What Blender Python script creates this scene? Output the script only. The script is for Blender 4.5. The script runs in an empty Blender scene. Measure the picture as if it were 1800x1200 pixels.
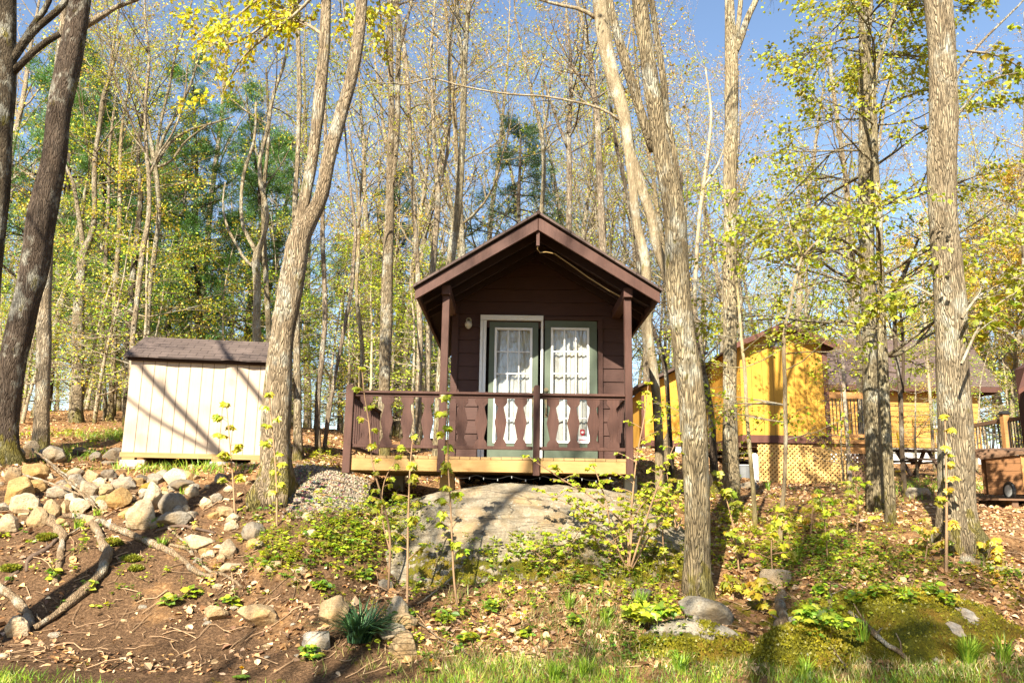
import bpy, math, random
import numpy as np
from mathutils import Vector, Matrix

# ------------------------------------------------------------------ camera, world, sun, exposure
SC = bpy.context.scene
COL = SC.collection
CAM = np.array([0.0, 0.0, 1.6]); FPX = 1400.0
PITCH = math.atan(0.2); ROLL = math.radians(0.9)
SUN_AZ, SUN_EL = math.radians(21.5), math.radians(37)      # sun behind the camera's left shoulder
cp, sp, cr, sr = math.cos(PITCH), math.sin(PITCH), math.cos(ROLL), math.sin(ROLL)
cam = bpy.data.objects.new('camera', bpy.data.cameras.new('camera')); COL.objects.link(cam)
cam.data.lens = 28.0; cam.data.sensor_width = 36.0; cam.data.clip_end = 1500; cam.data.clip_start = 0.1
R0, U0, F0 = Vector((1, 0, 0)), Vector((0, -sp, cp)), Vector((0, cp, sp))
Rc, Uc = R0 * cr + U0 * sr, U0 * cr - R0 * sr
mw = Matrix.Identity(4)
for i in range(3):
    mw[i][0], mw[i][1], mw[i][2], mw[i][3] = Rc[i], Uc[i], -F0[i], CAM[i]
cam.matrix_world = mw
SC.camera = cam

W = bpy.data.worlds.new('World'); SC.world = W; W.use_nodes = True
bg = W.node_tree.nodes['Background']
sky = W.node_tree.nodes.new('ShaderNodeTexSky'); sky.sky_type = 'NISHITA'; sky.sun_disc = False
sky.sun_elevation = SUN_EL; sky.sun_rotation = math.pi + SUN_AZ; sky.air_density = 1.0; sky.dust_density = 0.4; sky.ozone_density = 1.2
W.node_tree.links.new(sky.outputs[0], bg.inputs[0]); bg.inputs[1].default_value = 0.068
sl = bpy.data.lights.new('sun', 'SUN'); sl.energy = 5.0; sl.angle = math.radians(0.55); sl.color = (1.0, 0.90, 0.72)
sun = bpy.data.objects.new('sun', sl); COL.objects.link(sun)
LDIR = Vector((math.sin(SUN_AZ) * math.cos(SUN_EL), math.cos(SUN_AZ) * math.cos(SUN_EL), -math.sin(SUN_EL)))
sun.rotation_euler = LDIR.to_track_quat('-Z', 'Y').to_euler(); sun.location = (-10, -20, 30)
SC.view_settings.view_transform = 'Standard'; SC.view_settings.look = 'None'
SC.view_settings.exposure = 1.92; SC.view_settings.gamma = 1.0
SC.cycles.max_bounces = 6; SC.cycles.transparent_max_bounces = 6

# ------------------------------------------------------------------ picture <-> place
def ray(px, py):
    x, y = (px - 900) / FPX, (py - 600) / FPX
    x, y = x * cr + y * sr, -x * sr + y * cr
    v = -y
    return np.array([x, cp - v * sp, sp + v * cp])
def at(px, py, Y):
    d = ray(px, py); return CAM + d * (Y / d[1])
def mpp(px, py, Y):                                     # metres per photo pixel at that depth
    d = ray(px, py); return (Y / d[1]) / FPX

# ------------------------------------------------------------------ noise
def _h(ix, iy, iz, s):
    n = (ix * 374761393 + iy * 668265263 + iz * 2147483647 + s * 974634777) & 0xffffffff
    n = ((n ^ (n >> 13)) * 1274126177) & 0xffffffff
    n = (n ^ (n >> 16)) & 0xffffffff
    return (n & 0xffff) / 65535.0
def vnoise(p, s=0):
    p = np.asarray(p, float); i = np.floor(p).astype(np.int64); f = p - i; f = f * f * (3 - 2 * f); r = 0
    for a in (0, 1):
        for b in (0, 1):
            for c in (0, 1):
                w = (f[:, 0] if a else 1 - f[:, 0]) * (f[:, 1] if b else 1 - f[:, 1]) * (f[:, 2] if c else 1 - f[:, 2])
                r = r + w * _h(i[:, 0] + a, i[:, 1] + b, i[:, 2] + c, s)
    return r * 2 - 1
def fbm(p, s=0, o=4):
    p = np.asarray(p, float); r = 0; a = 1.0
    for k in range(o):
        r = r + a * vnoise(p * 2 ** k + 17.3 * k, s + k); a *= 0.5
    return r
def P3(x, y, z=0):
    x, y = np.broadcast_arrays(np.asarray(x, float), np.asarray(y, float))
    return np.stack([x.ravel(), y.ravel(), np.full(x.size, float(z))], 1)

# ------------------------------------------------------------------ terrain
GC = []
def gpt(px, py, Y): GC.append(tuple(at(px, py, Y)))
for px in (-150, 100, 450): gpt(px, 1150, 8.3); gpt(px, 1095, 8.9); gpt(px, 1000, 9.7); gpt(px, 925, 10.5)
for px in (-150, 100, 320): gpt(px, 868, 11.3); gpt(px, 832, 12.1); gpt(px, 813, 13.6)
for px in (-100, 90, 250): gpt(px, 762, 18); gpt(px, 738, 23); gpt(px, 722, 30)
gpt(480, 845, 11.5); gpt(560, 880, 10.8); gpt(610, 832, 12.2); gpt(560, 800, 15); gpt(560, 765, 20); gpt(620, 940, 9.9)
for px in (650, 850, 1050): gpt(px, 1150, 8.2); gpt(px, 1060, 9.0); gpt(px, 1010, 9.5)
gpt(690, 930, 10.2); gpt(1180, 930, 10.4)
for px in (750, 950): gpt(px, 868, 12.8); gpt(px, 830, 16); gpt(px, 790, 25)
for px in (1250, 1500, 1800, 2000): gpt(px, 1150, 8.2); gpt(px, 1060, 9.2); gpt(px, 1000, 9.9)
for px in (1300, 1500, 1750, 2000): gpt(px, 950, 10.8); gpt(px, 905, 12.6); gpt(px, 862, 16.5)
gpt(1200, 880, 13); gpt(1150, 815, 17); gpt(1160, 790, 22); gpt(1350, 848, 20); gpt(1500, 848, 20.5); gpt(1600, 822, 27); gpt(1750, 825, 27); gpt(1950, 822, 27)
for x in (-14, -5, 0, 5, 14): GC.append((x, 7.4, 0.0)); GC.append((x, 3.5, 0.0)); GC.append((x, -8, 0.0))
for x in (-90, -45, 0, 45, 90): GC.append((x, -60, -0.3)); GC.append((x, 45, 4.5 if x < 20 else 4.0)); GC.append((x, 90, 5.0)); GC.append((x, 180, 5.2))
GC = np.array(GC)
def _phi(r2): return np.sqrt(r2 + 0.35)
_A = _phi(((GC[:, None, :2] - GC[None, :, :2]) ** 2).sum(2)) + np.eye(len(GC)) * 0.02
_n = len(GC)
_K = np.zeros((_n + 1, _n + 1)); _K[:_n, :_n] = _A; _K[:_n, _n] = 1; _K[_n, :_n] = 1
_w = np.linalg.solve(_K, np.append(GC[:, 2], 0))
def hgt(x, y, micro=True):
    x = np.atleast_1d(np.asarray(x, float)); y = np.atleast_1d(np.asarray(y, float))
    out = np.zeros(x.size)
    for k in range(0, x.size, 20000):
        xx, yy = x[k:k + 20000], y[k:k + 20000]
        d2 = (xx[:, None] - GC[None, :, 0]) ** 2 + (yy[:, None] - GC[None, :, 1]) ** 2
        out[k:k + 20000] = _phi(d2) @ _w[:_n] + _w[_n]
    out = out - 0.45 * np.exp(-(((x - 0.35) / 2.35) ** 4 + ((y - 11.2) / 1.5) ** 4))
    out = out - 0.16 * np.exp(-(((x + 5.4) / 1.9) ** 4 + ((y - 13.9) / 1.1) ** 4))
    if micro:
        q = P3(x, y)
        amp = np.clip((y - 6.9) / 1.5, 0.15, 1)
        out = out + amp * (0.05 * fbm(q * 0.9, 3, 3) + 0.022 * fbm(q * 4.5, 9, 3))
    return out
def h1(x, y): return float(hgt(x, y)[0])
_T = np.concatenate([np.arange(5.5, 16, 0.03), np.arange(16, 70, 0.15)])
def hit(px, py):                                        # where the sight line of a photo pixel meets the ground
    d = ray(px, py); P = CAM[None] + d[None] * (_T / d[1])[:, None]
    k = np.nonzero(P[:, 2] <= hgt(P[:, 0], P[:, 1]))[0]
    p = P[k[0]] if len(k) else P[-1]
    return np.array([p[0], p[1], h1(p[0], p[1])])

# ------------------------------------------------------------------ mesh builder
class MB:
    def __init__(s): s.v = []; s.f = []; s.c = []; s.n = 0; s.m = []
    def add(s, v, f, col=None, mat=0):
        v = np.asarray(v, float).reshape(-1, 3)
        if isinstance(f, np.ndarray): fs = [f]
        else:
            by = {}
            for q in f: by.setdefault(len(q), []).append(q)
            fs = [np.array(q, int) for q in by.values()]
        for q in fs: s.f.append(q + s.n); s.m.append(mat)
        s.v.append(v); s.n += len(v)
        if col is None: col = (1, 1, 1)
        s.c.append(np.broadcast_to(np.asarray(col, float), (len(v), 3)))
    def box(s, c, size, rz=0, col=None, mat=0):
        x, y, z = [q / 2 for q in size]
        v = np.array([(a * x, b * y, d * z) for d in (-1, 1) for b in (-1, 1) for a in (-1, 1)])
        ca, sa = math.cos(rz), math.sin(rz)
        v = np.stack([v[:, 0] * ca - v[:, 1] * sa, v[:, 0] * sa + v[:, 1] * ca, v[:, 2]], 1) + np.array(c)
        s.add(v, [(0, 2, 3, 1), (4, 5, 7, 6), (0, 1, 5, 4), (1, 3, 7, 5), (3, 2, 6, 7), (2, 0, 4, 6)], col, mat)
    def span(s, a, b, col=None, mat=0):                 # box from its two corners
        a, b = np.array(a, float), np.array(b, float); s.box((a + b) / 2, np.abs(b - a), 0, col, mat)
    def beam(s, a, b, w, h, up=(0, 0, 1), col=None, mat=0):
        a, b = np.array(a, float), np.array(b, float); d = b - a; d /= np.linalg.norm(d)
        sd = np.cross(d, up); sd /= np.linalg.norm(sd); u = np.cross(sd, d)
        v = [p + sd * i * w / 2 + u * j * h / 2 for p in (a, b) for j in (-1, 1) for i in (-1, 1)]
        s.add(v, [(0, 2, 3, 1), (4, 5, 7, 6), (0, 1, 5, 4), (1, 3, 7, 5), (3, 2, 6, 7), (2, 0, 4, 6)], col, mat)
    def prism(s, poly, o, ex, ey, ez, col=None, mat=0): # outline poly in the ex/ey plane, thick along ez
        o, ex, ey, ez = [np.array(q, float) for q in (o, ex, ey, ez)]; n = len(poly)
        A = [o + ex * p[0] + ey * p[1] for p in poly]; v = A + [q + ez for q in A]
        s.add(v, [tuple(range(n))[::-1], tuple(range(n, 2 * n))] + [(i, (i + 1) % n, n + (i + 1) % n, n + i) for i in range(n)], col, mat)
    def tube(s, pts, rad, sides=8, rough=0.0, seed=0, cap=True, flare=None, col=None, mat=0):
        pts = np.asarray(pts, float); rad = np.broadcast_to(np.asarray(rad, float), (len(pts),)); m = len(pts)
        t = np.gradient(pts, axis=0); t /= np.linalg.norm(t, axis=1)[:, None] + 1e-9
        ov = pts[-1] - pts[0]; ref = np.eye(3)[int(np.argmin(np.abs(ov)))]
        n1 = np.cross(t, ref); n1 /= np.linalg.norm(n1, axis=1)[:, None] + 1e-9; n2 = np.cross(t, n1)
        a = np.arange(sides) * 2 * math.pi / sides
        R = np.repeat(rad[:, None], sides, 1)
        if flare is not None: R = R * flare(pts, a)
        o = n1[:, None] * np.cos(a)[None, :, None] + n2[:, None] * np.sin(a)[None, :, None]
        if rough:
            q = (pts[:, None] + o * R[..., None])
            q = q.reshape(-1, 3) * np.array([4.5, 4.5, 1.6]) / max(0.3, float(rad.max()) * 6) + seed
            R = R * (1 + rough * fbm(q, seed, 3).reshape(m, sides))
        v = (pts[:, None] + o * R[..., None]).reshape(-1, 3)
        i = np.arange(m - 1)[:, None] * sides; k = np.arange(sides)[None]
        k2 = (k + 1) % sides
        s.add(v, np.stack([i + k, i + k2, i + sides + k2, i + sides + k], -1).reshape(-1, 4), col, mat)
        if cap and sides > 4:
            s.f.append(np.array([list(range(sides))[::-1]]) + s.n - len(v)); s.m.append(mat)
            s.f.append(np.array([list(range(len(v) - sides, len(v)))]) + s.n - len(v)); s.m.append(mat)
    def leaves(s, tmpl, pos, axis, nrm, size, col):     # many copies of a small leaf
        tv, tf = tmpl; pos, axis, nrm = [np.asarray(q, float) for q in (pos, axis, nrm)]
        if len(pos) == 0: return
        axis = axis / (np.linalg.norm(axis, axis=1)[:, None] + 1e-9)
        sd = np.cross(axis, nrm); sd /= np.linalg.norm(sd, axis=1)[:, None] + 1e-9; nn = np.cross(sd, axis)
        size = np.broadcast_to(np.asarray(size, float), (len(pos),))
        v = (tv[None, :, 0, None] * sd[:, None] + tv[None, :, 1, None] * axis[:, None] + tv[None, :, 2, None] * nn[:, None]) * size[:, None, None] + pos[:, None]
        k = len(tv); f = np.asarray(tf)
        ff = (f[None] + (np.arange(len(pos)) * k)[:, None, None]).reshape(-1, f.shape[1])
        s.add(v.reshape(-1, 3), ff, np.repeat(np.asarray(col, float), k, 0))
    def build(s, name, mats, parent=None, loc=None, smooth=False, origin=None, bevel=0):
        me = bpy.data.meshes.new(name); V = np.concatenate(s.v)
        if origin is not None: V = V - np.array(origin)
        me.vertices.add(len(V)); me.vertices.foreach_set('co', V.ravel())
        tot = np.concatenate([np.full(len(q), q.shape[1]) for q in s.f]); st = np.concatenate([[0], np.cumsum(tot)[:-1]])
        vi = np.concatenate([q.ravel() for q in s.f]); me.loops.add(len(vi)); me.loops.foreach_set('vertex_index', vi.astype(np.int32))
        me.polygons.add(len(tot)); me.polygons.foreach_set('loop_start', st.astype(np.int32))
        try: me.polygons.foreach_set('loop_total', tot.astype(np.int32))
        except Exception: pass
        me.polygons.foreach_set('material_index', np.concatenate([np.full(len(q), m) for q, m in zip(s.f, s.m)]).astype(np.int32))
        me.update(calc_edges=True); me.validate()
        me.polygons.foreach_set('use_smooth', np.full(len(me.polygons), bool(smooth)))
        ca = me.color_attributes.new('col', 'FLOAT_COLOR', 'POINT')
        C = np.concatenate([np.concatenate(s.c), np.ones((len(V), 1))], 1); ca.data.foreach_set('color', C.ravel())
        for m in (mats if isinstance(mats, (list, tuple)) else [mats]): me.materials.append(m)
        o = bpy.data.objects.new(name, me); COL.objects.link(o)
        if parent is not None: o.parent = parent
        elif origin is not None: o.location = origin
        if loc is not None: o.location = loc
        if bevel:
            b = o.modifiers.new('bevel', 'BEVEL'); b.width = bevel; b.segments = 1; b.limit_method = 'ANGLE'
        return o

def tag(o, label=None, cat=None, group=None, kind=None):
    if label: o['label'] = label
    if cat: o['category'] = cat
    if group: o['group'] = group
    if kind: o['kind'] = kind
    return o
def empty(name, loc, label, cat, group=None, rz=0):
    o = bpy.data.objects.new(name, None); COL.objects.link(o); o.location = loc; o.rotation_euler = (0, 0, rz); o.empty_display_size = 0.2
    return tag(o, label, cat, group)
def copy_tree(o, parent=None):
    c = o.copy(); COL.objects.link(c)
    if parent is not None: c.parent = parent
    for ch in list(o.children): copy_tree(ch, c)
    return c

# ------------------------------------------------------------------ materials
class NT:
    def __init__(s, name):
        s.m = bpy.data.materials.new(name); s.m.use_nodes = True; s.t = s.m.node_tree
        s.b = s.t.nodes['Principled BSDF']; s.o = s.t.nodes['Material Output']
    def n(s, t, **k):
        q = s.t.nodes.new(t)
        for a, v in k.items():
            if a.startswith('i_'):
                key = a[2:]; q.inputs[int(key) if key.isdigit() else key.replace('_', ' ')].default_value = v
            else: setattr(q, a, v)
        return q
    def l(s, a, b): s.t.links.new(a, b)
    def pos(s, scale=(1, 1, 1), kind='Object'):
        tc = s.n('ShaderNodeTexCoord'); mp = s.n('ShaderNodeMapping'); mp.inputs['Scale'].default_value = scale
        s.l(tc.outputs[kind], mp.inputs[0]); return mp.outputs[0]
    def noise(s, vec, scale, detail=4, rough=0.6):
        q = s.n('ShaderNodeTexNoise'); q.inputs['Scale'].default_value = scale; q.inputs['Detail'].default_value = detail; q.inputs['Roughness'].default_value = rough
        s.l(vec, q.inputs['Vector']); return q.outputs['Fac']
    def ramp(s, fac, stops):
        q = s.n('ShaderNodeValToRGB'); e = q.color_ramp.elements
        while len(e) < len(stops): e.new(0.5)
        for k, (p, c) in zip(e, stops): k.position = p; k.color = (c, c, c, 1) if isinstance(c, (int, float)) else (*c, 1)
        s.l(fac, q.inputs[0]); return q.outputs[0]
    def mix(s, fac, a, b, mode='MIX'):
        q = s.n('ShaderNodeMix', data_type='RGBA', blend_type=mode)
        for k, v in ((0, fac), (6, a), (7, b)):
            if hasattr(v, 'default_value') or hasattr(v, 'is_output'): s.l(v, q.inputs[k])
            elif isinstance(v, (int, float)): q.inputs[k].default_value = v if k == 0 else (v, v, v, 1)
            else: q.inputs[k].default_value = (*v, 1)
        return q.outputs[2]
    def math(s, op, a, b=0.0, clamp=False):
        q = s.n('ShaderNodeMath', operation=op, use_clamp=clamp)
        for k, v in ((0, a), (1, b)):
            if isinstance(v, (int, float)): q.inputs[k].default_value = v
            else: s.l(v, q.inputs[k])
        return q.outputs[0]
    def attr(s, name='col'):
        q = s.n('ShaderNodeAttribute', attribute_name=name); return q.outputs['Color']
    def ocol(s): return s.n('ShaderNodeObjectInfo').outputs['Color']
    def bump(s, h, strength=0.5, dist=0.02):
        q = s.n('ShaderNodeBump'); q.inputs['Strength'].default_value = strength; q.inputs['Distance'].default_value = dist
        s.l(h, q.inputs['Height']); s.l(q.outputs[0], s.b.inputs['Normal'])
    def done(s, col, rough=0.85, spec=0.25):
        if isinstance(col, tuple): s.b.inputs['Base Color'].default_value = (*col, 1)
        else: s.l(col, s.b.inputs['Base Color'])
        s.b.inputs['Roughness'].default_value = rough; s.b.inputs['Specular IOR Level'].default_value = spec
        return s.m

def mat_wood(name, col, dark, scale=(6, 6, 40), rough=0.8, amt=0.6, knots=False):
    t = NT(name); p = t.pos(scale)
    n = t.noise(p, 1.0, 5, 0.65); c = t.mix(t.ramp(n, [(0.3, 0.0), (0.7, amt)]), col, dark)
    big = t.noise(t.pos((1, 1, 1)), 2.2, 3); c = t.mix(t.ramp(big, [(0.45, 0.0), (0.75, 0.35)]), c, dark)
    if knots:
        k = t.noise(t.pos((3.1, 3.1, 7)), 1.3, 2); c = t.mix(t.ramp(k, [(0.66, 0.0), (0.74, 0.8)]), c, (0.28, 0.15, 0.05))
    t.bump(n, 0.25, 0.01); return t.done(c, rough)
def mat_plain(name, col, rough=0.6, spec=0.4, metal=0.0, var=0.12):
    t = NT(name); n = t.noise(t.pos(), 7, 4); c = t.mix(t.ramp(n, [(0.3, 0.0), (0.75, 1.0)]), col, tuple(x * (1 - var * 2) for x in col))
    t.b.inputs['Metallic'].default_value = metal; return t.done(c, rough, spec)
def mat_bark(name, ridge=1.0, footm=0.2):
    t = NT(name)
    p = t.pos((1, 1, 0.13)); n1 = t.noise(p, 30, 6, 0.75); vo = t.n('ShaderNodeTexVoronoi', feature='DISTANCE_TO_EDGE'); vo.inputs['Scale'].default_value = 42
    wob = t.n('ShaderNodeVectorMath', operation='ADD'); nz = t.n('ShaderNodeTexNoise'); nz.inputs['Scale'].default_value = 9
    t.l(p, nz.inputs['Vector']); sc = t.n('ShaderNodeVectorMath', operation='SCALE'); sc.inputs['Scale'].default_value = 0.1
    t.l(nz.outputs['Color'], sc.inputs[0]); t.l(p, wob.inputs[0]); t.l(sc.outputs[0], wob.inputs[1]); t.l(wob.outputs[0], vo.inputs['Vector'])
    crack = t.ramp(vo.outputs['Distance'], [(0.0, 0.0), (0.22, 1.0)])
    big = t.noise(t.pos((1, 1, 0.35)), 5, 4, 0.6)
    base = t.ocol()
    c = t.mix(t.ramp(n1, [(0.32, 0.0), (0.68, 1.0)]), t.mix(1.0, base, (0.5, 0.46, 0.42), 'MULTIPLY'), t.mix(1.0, base, (1.18, 1.16, 1.1), 'MULTIPLY'))
    c = t.mix(t.math('MULTIPLY', t.math('SUBTRACT', 1.0, crack), 0.42 * ridge, True), c, (0.07, 0.053, 0.036))
    c = t.mix(t.ramp(big, [(0.38, 0.75), (0.58, 0.0)]), c, t.mix(1.0, base, (0.45, 0.40, 0.35), 'MULTIPLY'))
    lich = t.noise(t.pos((1, 1, 0.6)), 3.1, 5, 0.65); c = t.mix(t.ramp(lich, [(0.52, 0.0), (0.62, 0.7)]), c, (0.42, 0.41, 0.34))
    # moss: patches here and there, more near the foot (origin of a tree is its base)
    sx = t.n('ShaderNodeSeparateXYZ'); tc = t.n('ShaderNodeTexCoord'); t.l(tc.outputs['Object'], sx.inputs[0])
    foot = t.n('ShaderNodeMapRange'); foot.inputs[1].default_value = 0.0; foot.inputs[2].default_value = 1.1; foot.inputs[3].default_value = footm; foot.inputs[4].default_value = 0.0
    t.l(sx.outputs[2], foot.inputs[0])
    mo = t.noise(t.pos((1, 1, 0.45)), 4.2, 4, 0.7); mm = t.ramp(t.math('ADD', mo, foot.outputs[0]), [(0.62, 0.0), (0.70, 0.8)])
    c = t.mix(mm, c, (0.15, 0.125, 0.018))
    t.bump(t.math('ADD', t.math('MULTIPLY', crack, 1.1 * ridge), t.math('MULTIPLY', n1, 1.2)), 0.95, 0.03); return t.done(c, 0.92, 0.12)
def mat_leaf(name, trans=0.4):
    t = NT(name); c = t.attr(); d = t.n('ShaderNodeBsdfDiffuse'); r = t.n('ShaderNodeBsdfTranslucent'); g = t.n('ShaderNodeBsdfGlossy'); g.inputs['Roughness'].default_value = 0.45
    t.l(c, d.inputs[0]); t.l(t.mix(1.0, c, (1.25, 1.15, 0.6), 'MULTIPLY'), r.inputs[0])
    m = t.n('ShaderNodeMixShader'); m.inputs[0].default_value = trans; t.l(d.outputs[0], m.inputs[1]); t.l(r.outputs[0], m.inputs[2])
    m2 = t.n('ShaderNodeMixShader'); m2.inputs[0].default_value = 0.035; t.l(m.outputs[0], m2.inputs[1]); t.l(g.outputs[0], m2.inputs[2])
    t.l(m2.outputs[0], t.o.inputs[0]); return t.m
def mat_attr(name, rough=0.9, spec=0.1):
    t = NT(name); return t.done(t.attr(), rough, spec)
def mat_rock(name, band=0.5, mossy=False, ws=4.5):
    t = NT(name); p = t.pos(); base = t.ocol(); n = t.noise(p, 5.5, 6, 0.7); f = t.noise(p, 38, 4, 0.75)
    c = t.mix(t.ramp(n, [(0.32, 0.0), (0.66, 1.0)]), t.mix(1.0, base, (0.66, 0.6, 0.52), 'MULTIPLY'), t.mix(1.0, base, (1.12, 1.12, 1.12), 'MULTIPLY'))
    c = t.mix(t.ramp(f, [(0.36, 0.7), (0.52, 0.0)]), c, t.mix(1.0, base, (0.42, 0.38, 0.34), 'MULTIPLY'))
    st = t.noise(p, 1.7, 3); c = t.mix(t.ramp(st, [(0.52, 0.0), (0.66, 0.6)]), c, t.mix(1.0, base, (0.95, 0.72, 0.42), 'MULTIPLY'))
    wv = t.n('ShaderNodeTexWave', wave_type='BANDS', bands_direction='Z'); wv.inputs['Scale'].default_value = ws; wv.inputs['Distortion'].default_value = 11; wv.inputs['Detail'].default_value = 5; wv.inputs['Detail Scale'].default_value = 1.1; wv.inputs['Detail Roughness'].default_value = 0.65
    t.l(t.pos((0.55, 0.55, 3.0)), wv.inputs['Vector'])
    bd = t.ramp(wv.outputs['Fac'], [(0.0, 0.0), (0.16, 1.0)])
    c = t.mix(t.math('MULTIPLY', t.math('SUBTRACT', 1.0, bd), band, True), c, t.mix(1.0, base, (0.3, 0.27, 0.24), 'MULTIPLY'))
    if mossy:
        vc = t.n('ShaderNodeTexVoronoi', feature='DISTANCE_TO_EDGE'); vc.inputs['Scale'].default_value = 1.0; wv2 = t.n('ShaderNodeVectorMath', operation='ADD'); nz2 = t.n('ShaderNodeTexNoise'); nz2.inputs['Scale'].default_value = 2.6; nz2.inputs['Detail'].default_value = 5
        cpn = t.pos((0.55, 1.5, 2.6)); t.l(cpn, nz2.inputs['Vector']); t.l(cpn, wv2.inputs[0]); t.l(nz2.outputs['Color'], wv2.inputs[1]); t.l(wv2.outputs[0], vc.inputs['Vector'])
        crk = t.ramp(vc.outputs['Distance'], [(0.0, 1.0), (0.022, 0.0)]); c = t.mix(t.math('MULTIPLY', crk, 0.85), c, (0.035, 0.03, 0.024))
        lic = t.noise(p, 12, 5, 0.75); c = t.mix(t.ramp(lic, [(0.58, 0.0), (0.64, 0.6)]), c, (0.40, 0.40, 0.35)); drk = t.noise(p, 2.6, 5, 0.7); c = t.mix(t.ramp(drk, [(0.5, 0.0), (0.66, 0.6)]), c, t.mix(1.0, base, (0.36, 0.36, 0.32), 'MULTIPLY'))
    hgtv = t.math('ADD', t.math('MULTIPLY', bd, 0.5 * band), t.math('ADD', n, t.math('MULTIPLY', f, 0.5)))
    if mossy:
        q = t.n('ShaderNodeSeparateColor'); t.l(t.attr(), q.inputs[0]); mn = t.noise(p, 7, 5, 0.7); tiny = t.noise(p, 75, 3, 0.8)
        mk = t.ramp(t.math('ADD', q.outputs[0], t.math('MULTIPLY', t.math('SUBTRACT', mn, 0.5), 1.1)), [(0.47, 0.0), (0.54, 1.0)])
        tone = t.noise(p, 2.4, 4); mc = t.ramp(tone, [(0.3, (0.10, 0.115, 0.01)), (0.5, (0.22, 0.195, 0.012)), (0.68, (0.34, 0.2, 0.025))])
        mc = t.mix(t.ramp(tiny, [(0.35, 0.75), (0.65, 0.0)]), mc, (0.025, 0.022, 0.004))
        c = t.mix(mk, c, mc); hgtv = t.math('ADD', hgtv, t.math('MULTIPLY', mk, t.math('ADD', 0.6, t.math('MULTIPLY', tiny, 1.8))))
    t.bump(hgtv, 0.8, 0.035); return t.done(c, 0.9, 0.2)
def mat_shingle(name, col):
    t = NT(name); p = t.pos((1, 1, 1)); br = t.n('ShaderNodeTexBrick'); br.inputs['Scale'].default_value = 1.0
    br.inputs['Brick Width'].default_value = 0.3; br.inputs['Row Height'].default_value = 0.14; br.inputs['Mortar Size'].default_value = 0.008
    for k, f in (('Color1', 1.0), ('Color2', 0.72), ('Mortar', 0.3)): br.inputs[k].default_value = (*[x * f for x in col], 1)
    t.l(p, br.inputs['Vector']); n = t.noise(p, 60, 3, 0.8); c = t.mix(t.ramp(n, [(0.3, 0.6), (0.6, 0.0)]), br.outputs['Color'], tuple(x * 0.45 for x in col))
    big = t.noise(p, 2.5, 4); c = t.mix(t.ramp(big, [(0.5, 0.0), (0.75, 0.5)]), c, tuple(x * 1.5 for x in col)); t.bump(n, 0.4, 0.01); return t.done(c, 0.95, 0.15)

BARK = mat_bark('bark_rough', 1.0); BARKS = mat_bark('bark_smooth', 0.25); DEADB = mat_bark('dead_bark', 0.55, 0.0)
LEAF = mat_leaf('spring_leaf', 0.42); NEEDLE = mat_leaf('needles', 0.25); DRY = mat_attr('dry_leaf', 0.8, 0.25); GRASSM = mat_leaf('grass_blade', 0.35)
ROCK = mat_rock('field_stone', 0.12); LAYER = mat_rock('layered_stone', 0.75, False, 2.2); MROCK = mat_rock('mossy_stone', 0.42, True, 0.8)
BROWN = mat_wood('brown_stain', (0.066, 0.03, 0.023), (0.034, 0.015, 0.012), (5, 5, 60), 0.62, 0.5)
BROWNL = mat_wood('brown_stain_trim', (0.085, 0.039, 0.029), (0.038, 0.018, 0.014), (60, 5, 5), 0.6, 0.55)
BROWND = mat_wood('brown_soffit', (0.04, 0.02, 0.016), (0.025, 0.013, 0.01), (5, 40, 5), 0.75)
PINE = mat_wood('fresh_pine', (0.40, 0.25, 0.105), (0.28, 0.15, 0.045), (3, 3, 55), 0.7, 0.5, True)
PINEX = mat_wood('weathered_pine', (0.36, 0.24, 0.11), (0.22, 0.13, 0.05), (3, 40, 40), 0.8, 0.6)
CREAM = mat_wood('cream_panel', (0.46, 0.37, 0.285), (0.38, 0.295, 0.22), (30, 30, 1.5), 0.75, 0.5)
GROOVE = mat_plain('panel_groove', (0.19, 0.14, 0.10), 0.9, 0.1)
SHEDROOF = mat_shingle('shed_shingle', (0.115, 0.088, 0.08)); HOUSEROOF = mat_shingle('house_shingle', (0.115, 0.083, 0.075))
WHITE = mat_plain('white_paint', (0.74, 0.76, 0.78), 0.4, 0.5, 0, 0.05); GREEN = mat_plain('sage_green_paint', (0.085, 0.112, 0.08), 0.5, 0.4, 0, 0.08)
BRASS = mat_plain('aged_brass', (0.28, 0.23, 0.14), 0.35, 0.5, 0.8); BLACK = mat_plain('black_metal', (0.02, 0.02, 0.02), 0.5, 0.4)
YELLOW = mat_wood('ochre_panel', (0.50, 0.275, 0.04), (0.40, 0.20, 0.026), (30, 30, 1.2), 0.75, 0.5); YTRIM = mat_plain('red_brown_trim', (0.105, 0.04, 0.027), 0.7)
LATT = mat_wood('lattice_wood', (0.62, 0.40, 0.15), (0.48, 0.28, 0.09), (8, 8, 8)); TIMBER = mat_wood('warm_timber', (0.42, 0.22, 0.085), (0.26, 0.12, 0.04), (4, 4, 50)); OLDT = mat_wood('old_timber', (0.17, 0.10, 0.06), (0.09, 0.05, 0.03), (50, 6, 6))
CONC = mat_plain('concrete', (0.42, 0.38, 0.32), 0.95, 0.1, 0, 0.2); BLOCKW = mat_plain('white_block', (0.62, 0.6, 0.56), 0.9)
GREYW = mat_wood('dead_wood', (0.36, 0.265, 0.175), (0.13, 0.085, 0.055), (22, 22, 22), 0.9, 0.95); DARKW = mat_wood('dark_dead_wood', (0.12, 0.08, 0.055), (0.06, 0.04, 0.03), (9, 9, 9))
STEM = mat_attr('twig', 0.85); YPLAS = mat_plain('yellow_plastic', (0.7, 0.45, 0.02), 0.4); CORDM = mat_plain('tan_cord', (0.30, 0.2, 0.08), 0.6)
PLASW = mat_plain('pale_plastic', (0.45, 0.46, 0.46), 0.5); RED = mat_plain('sticker_red', (0.45, 0.02, 0.03), 0.5)
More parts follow.
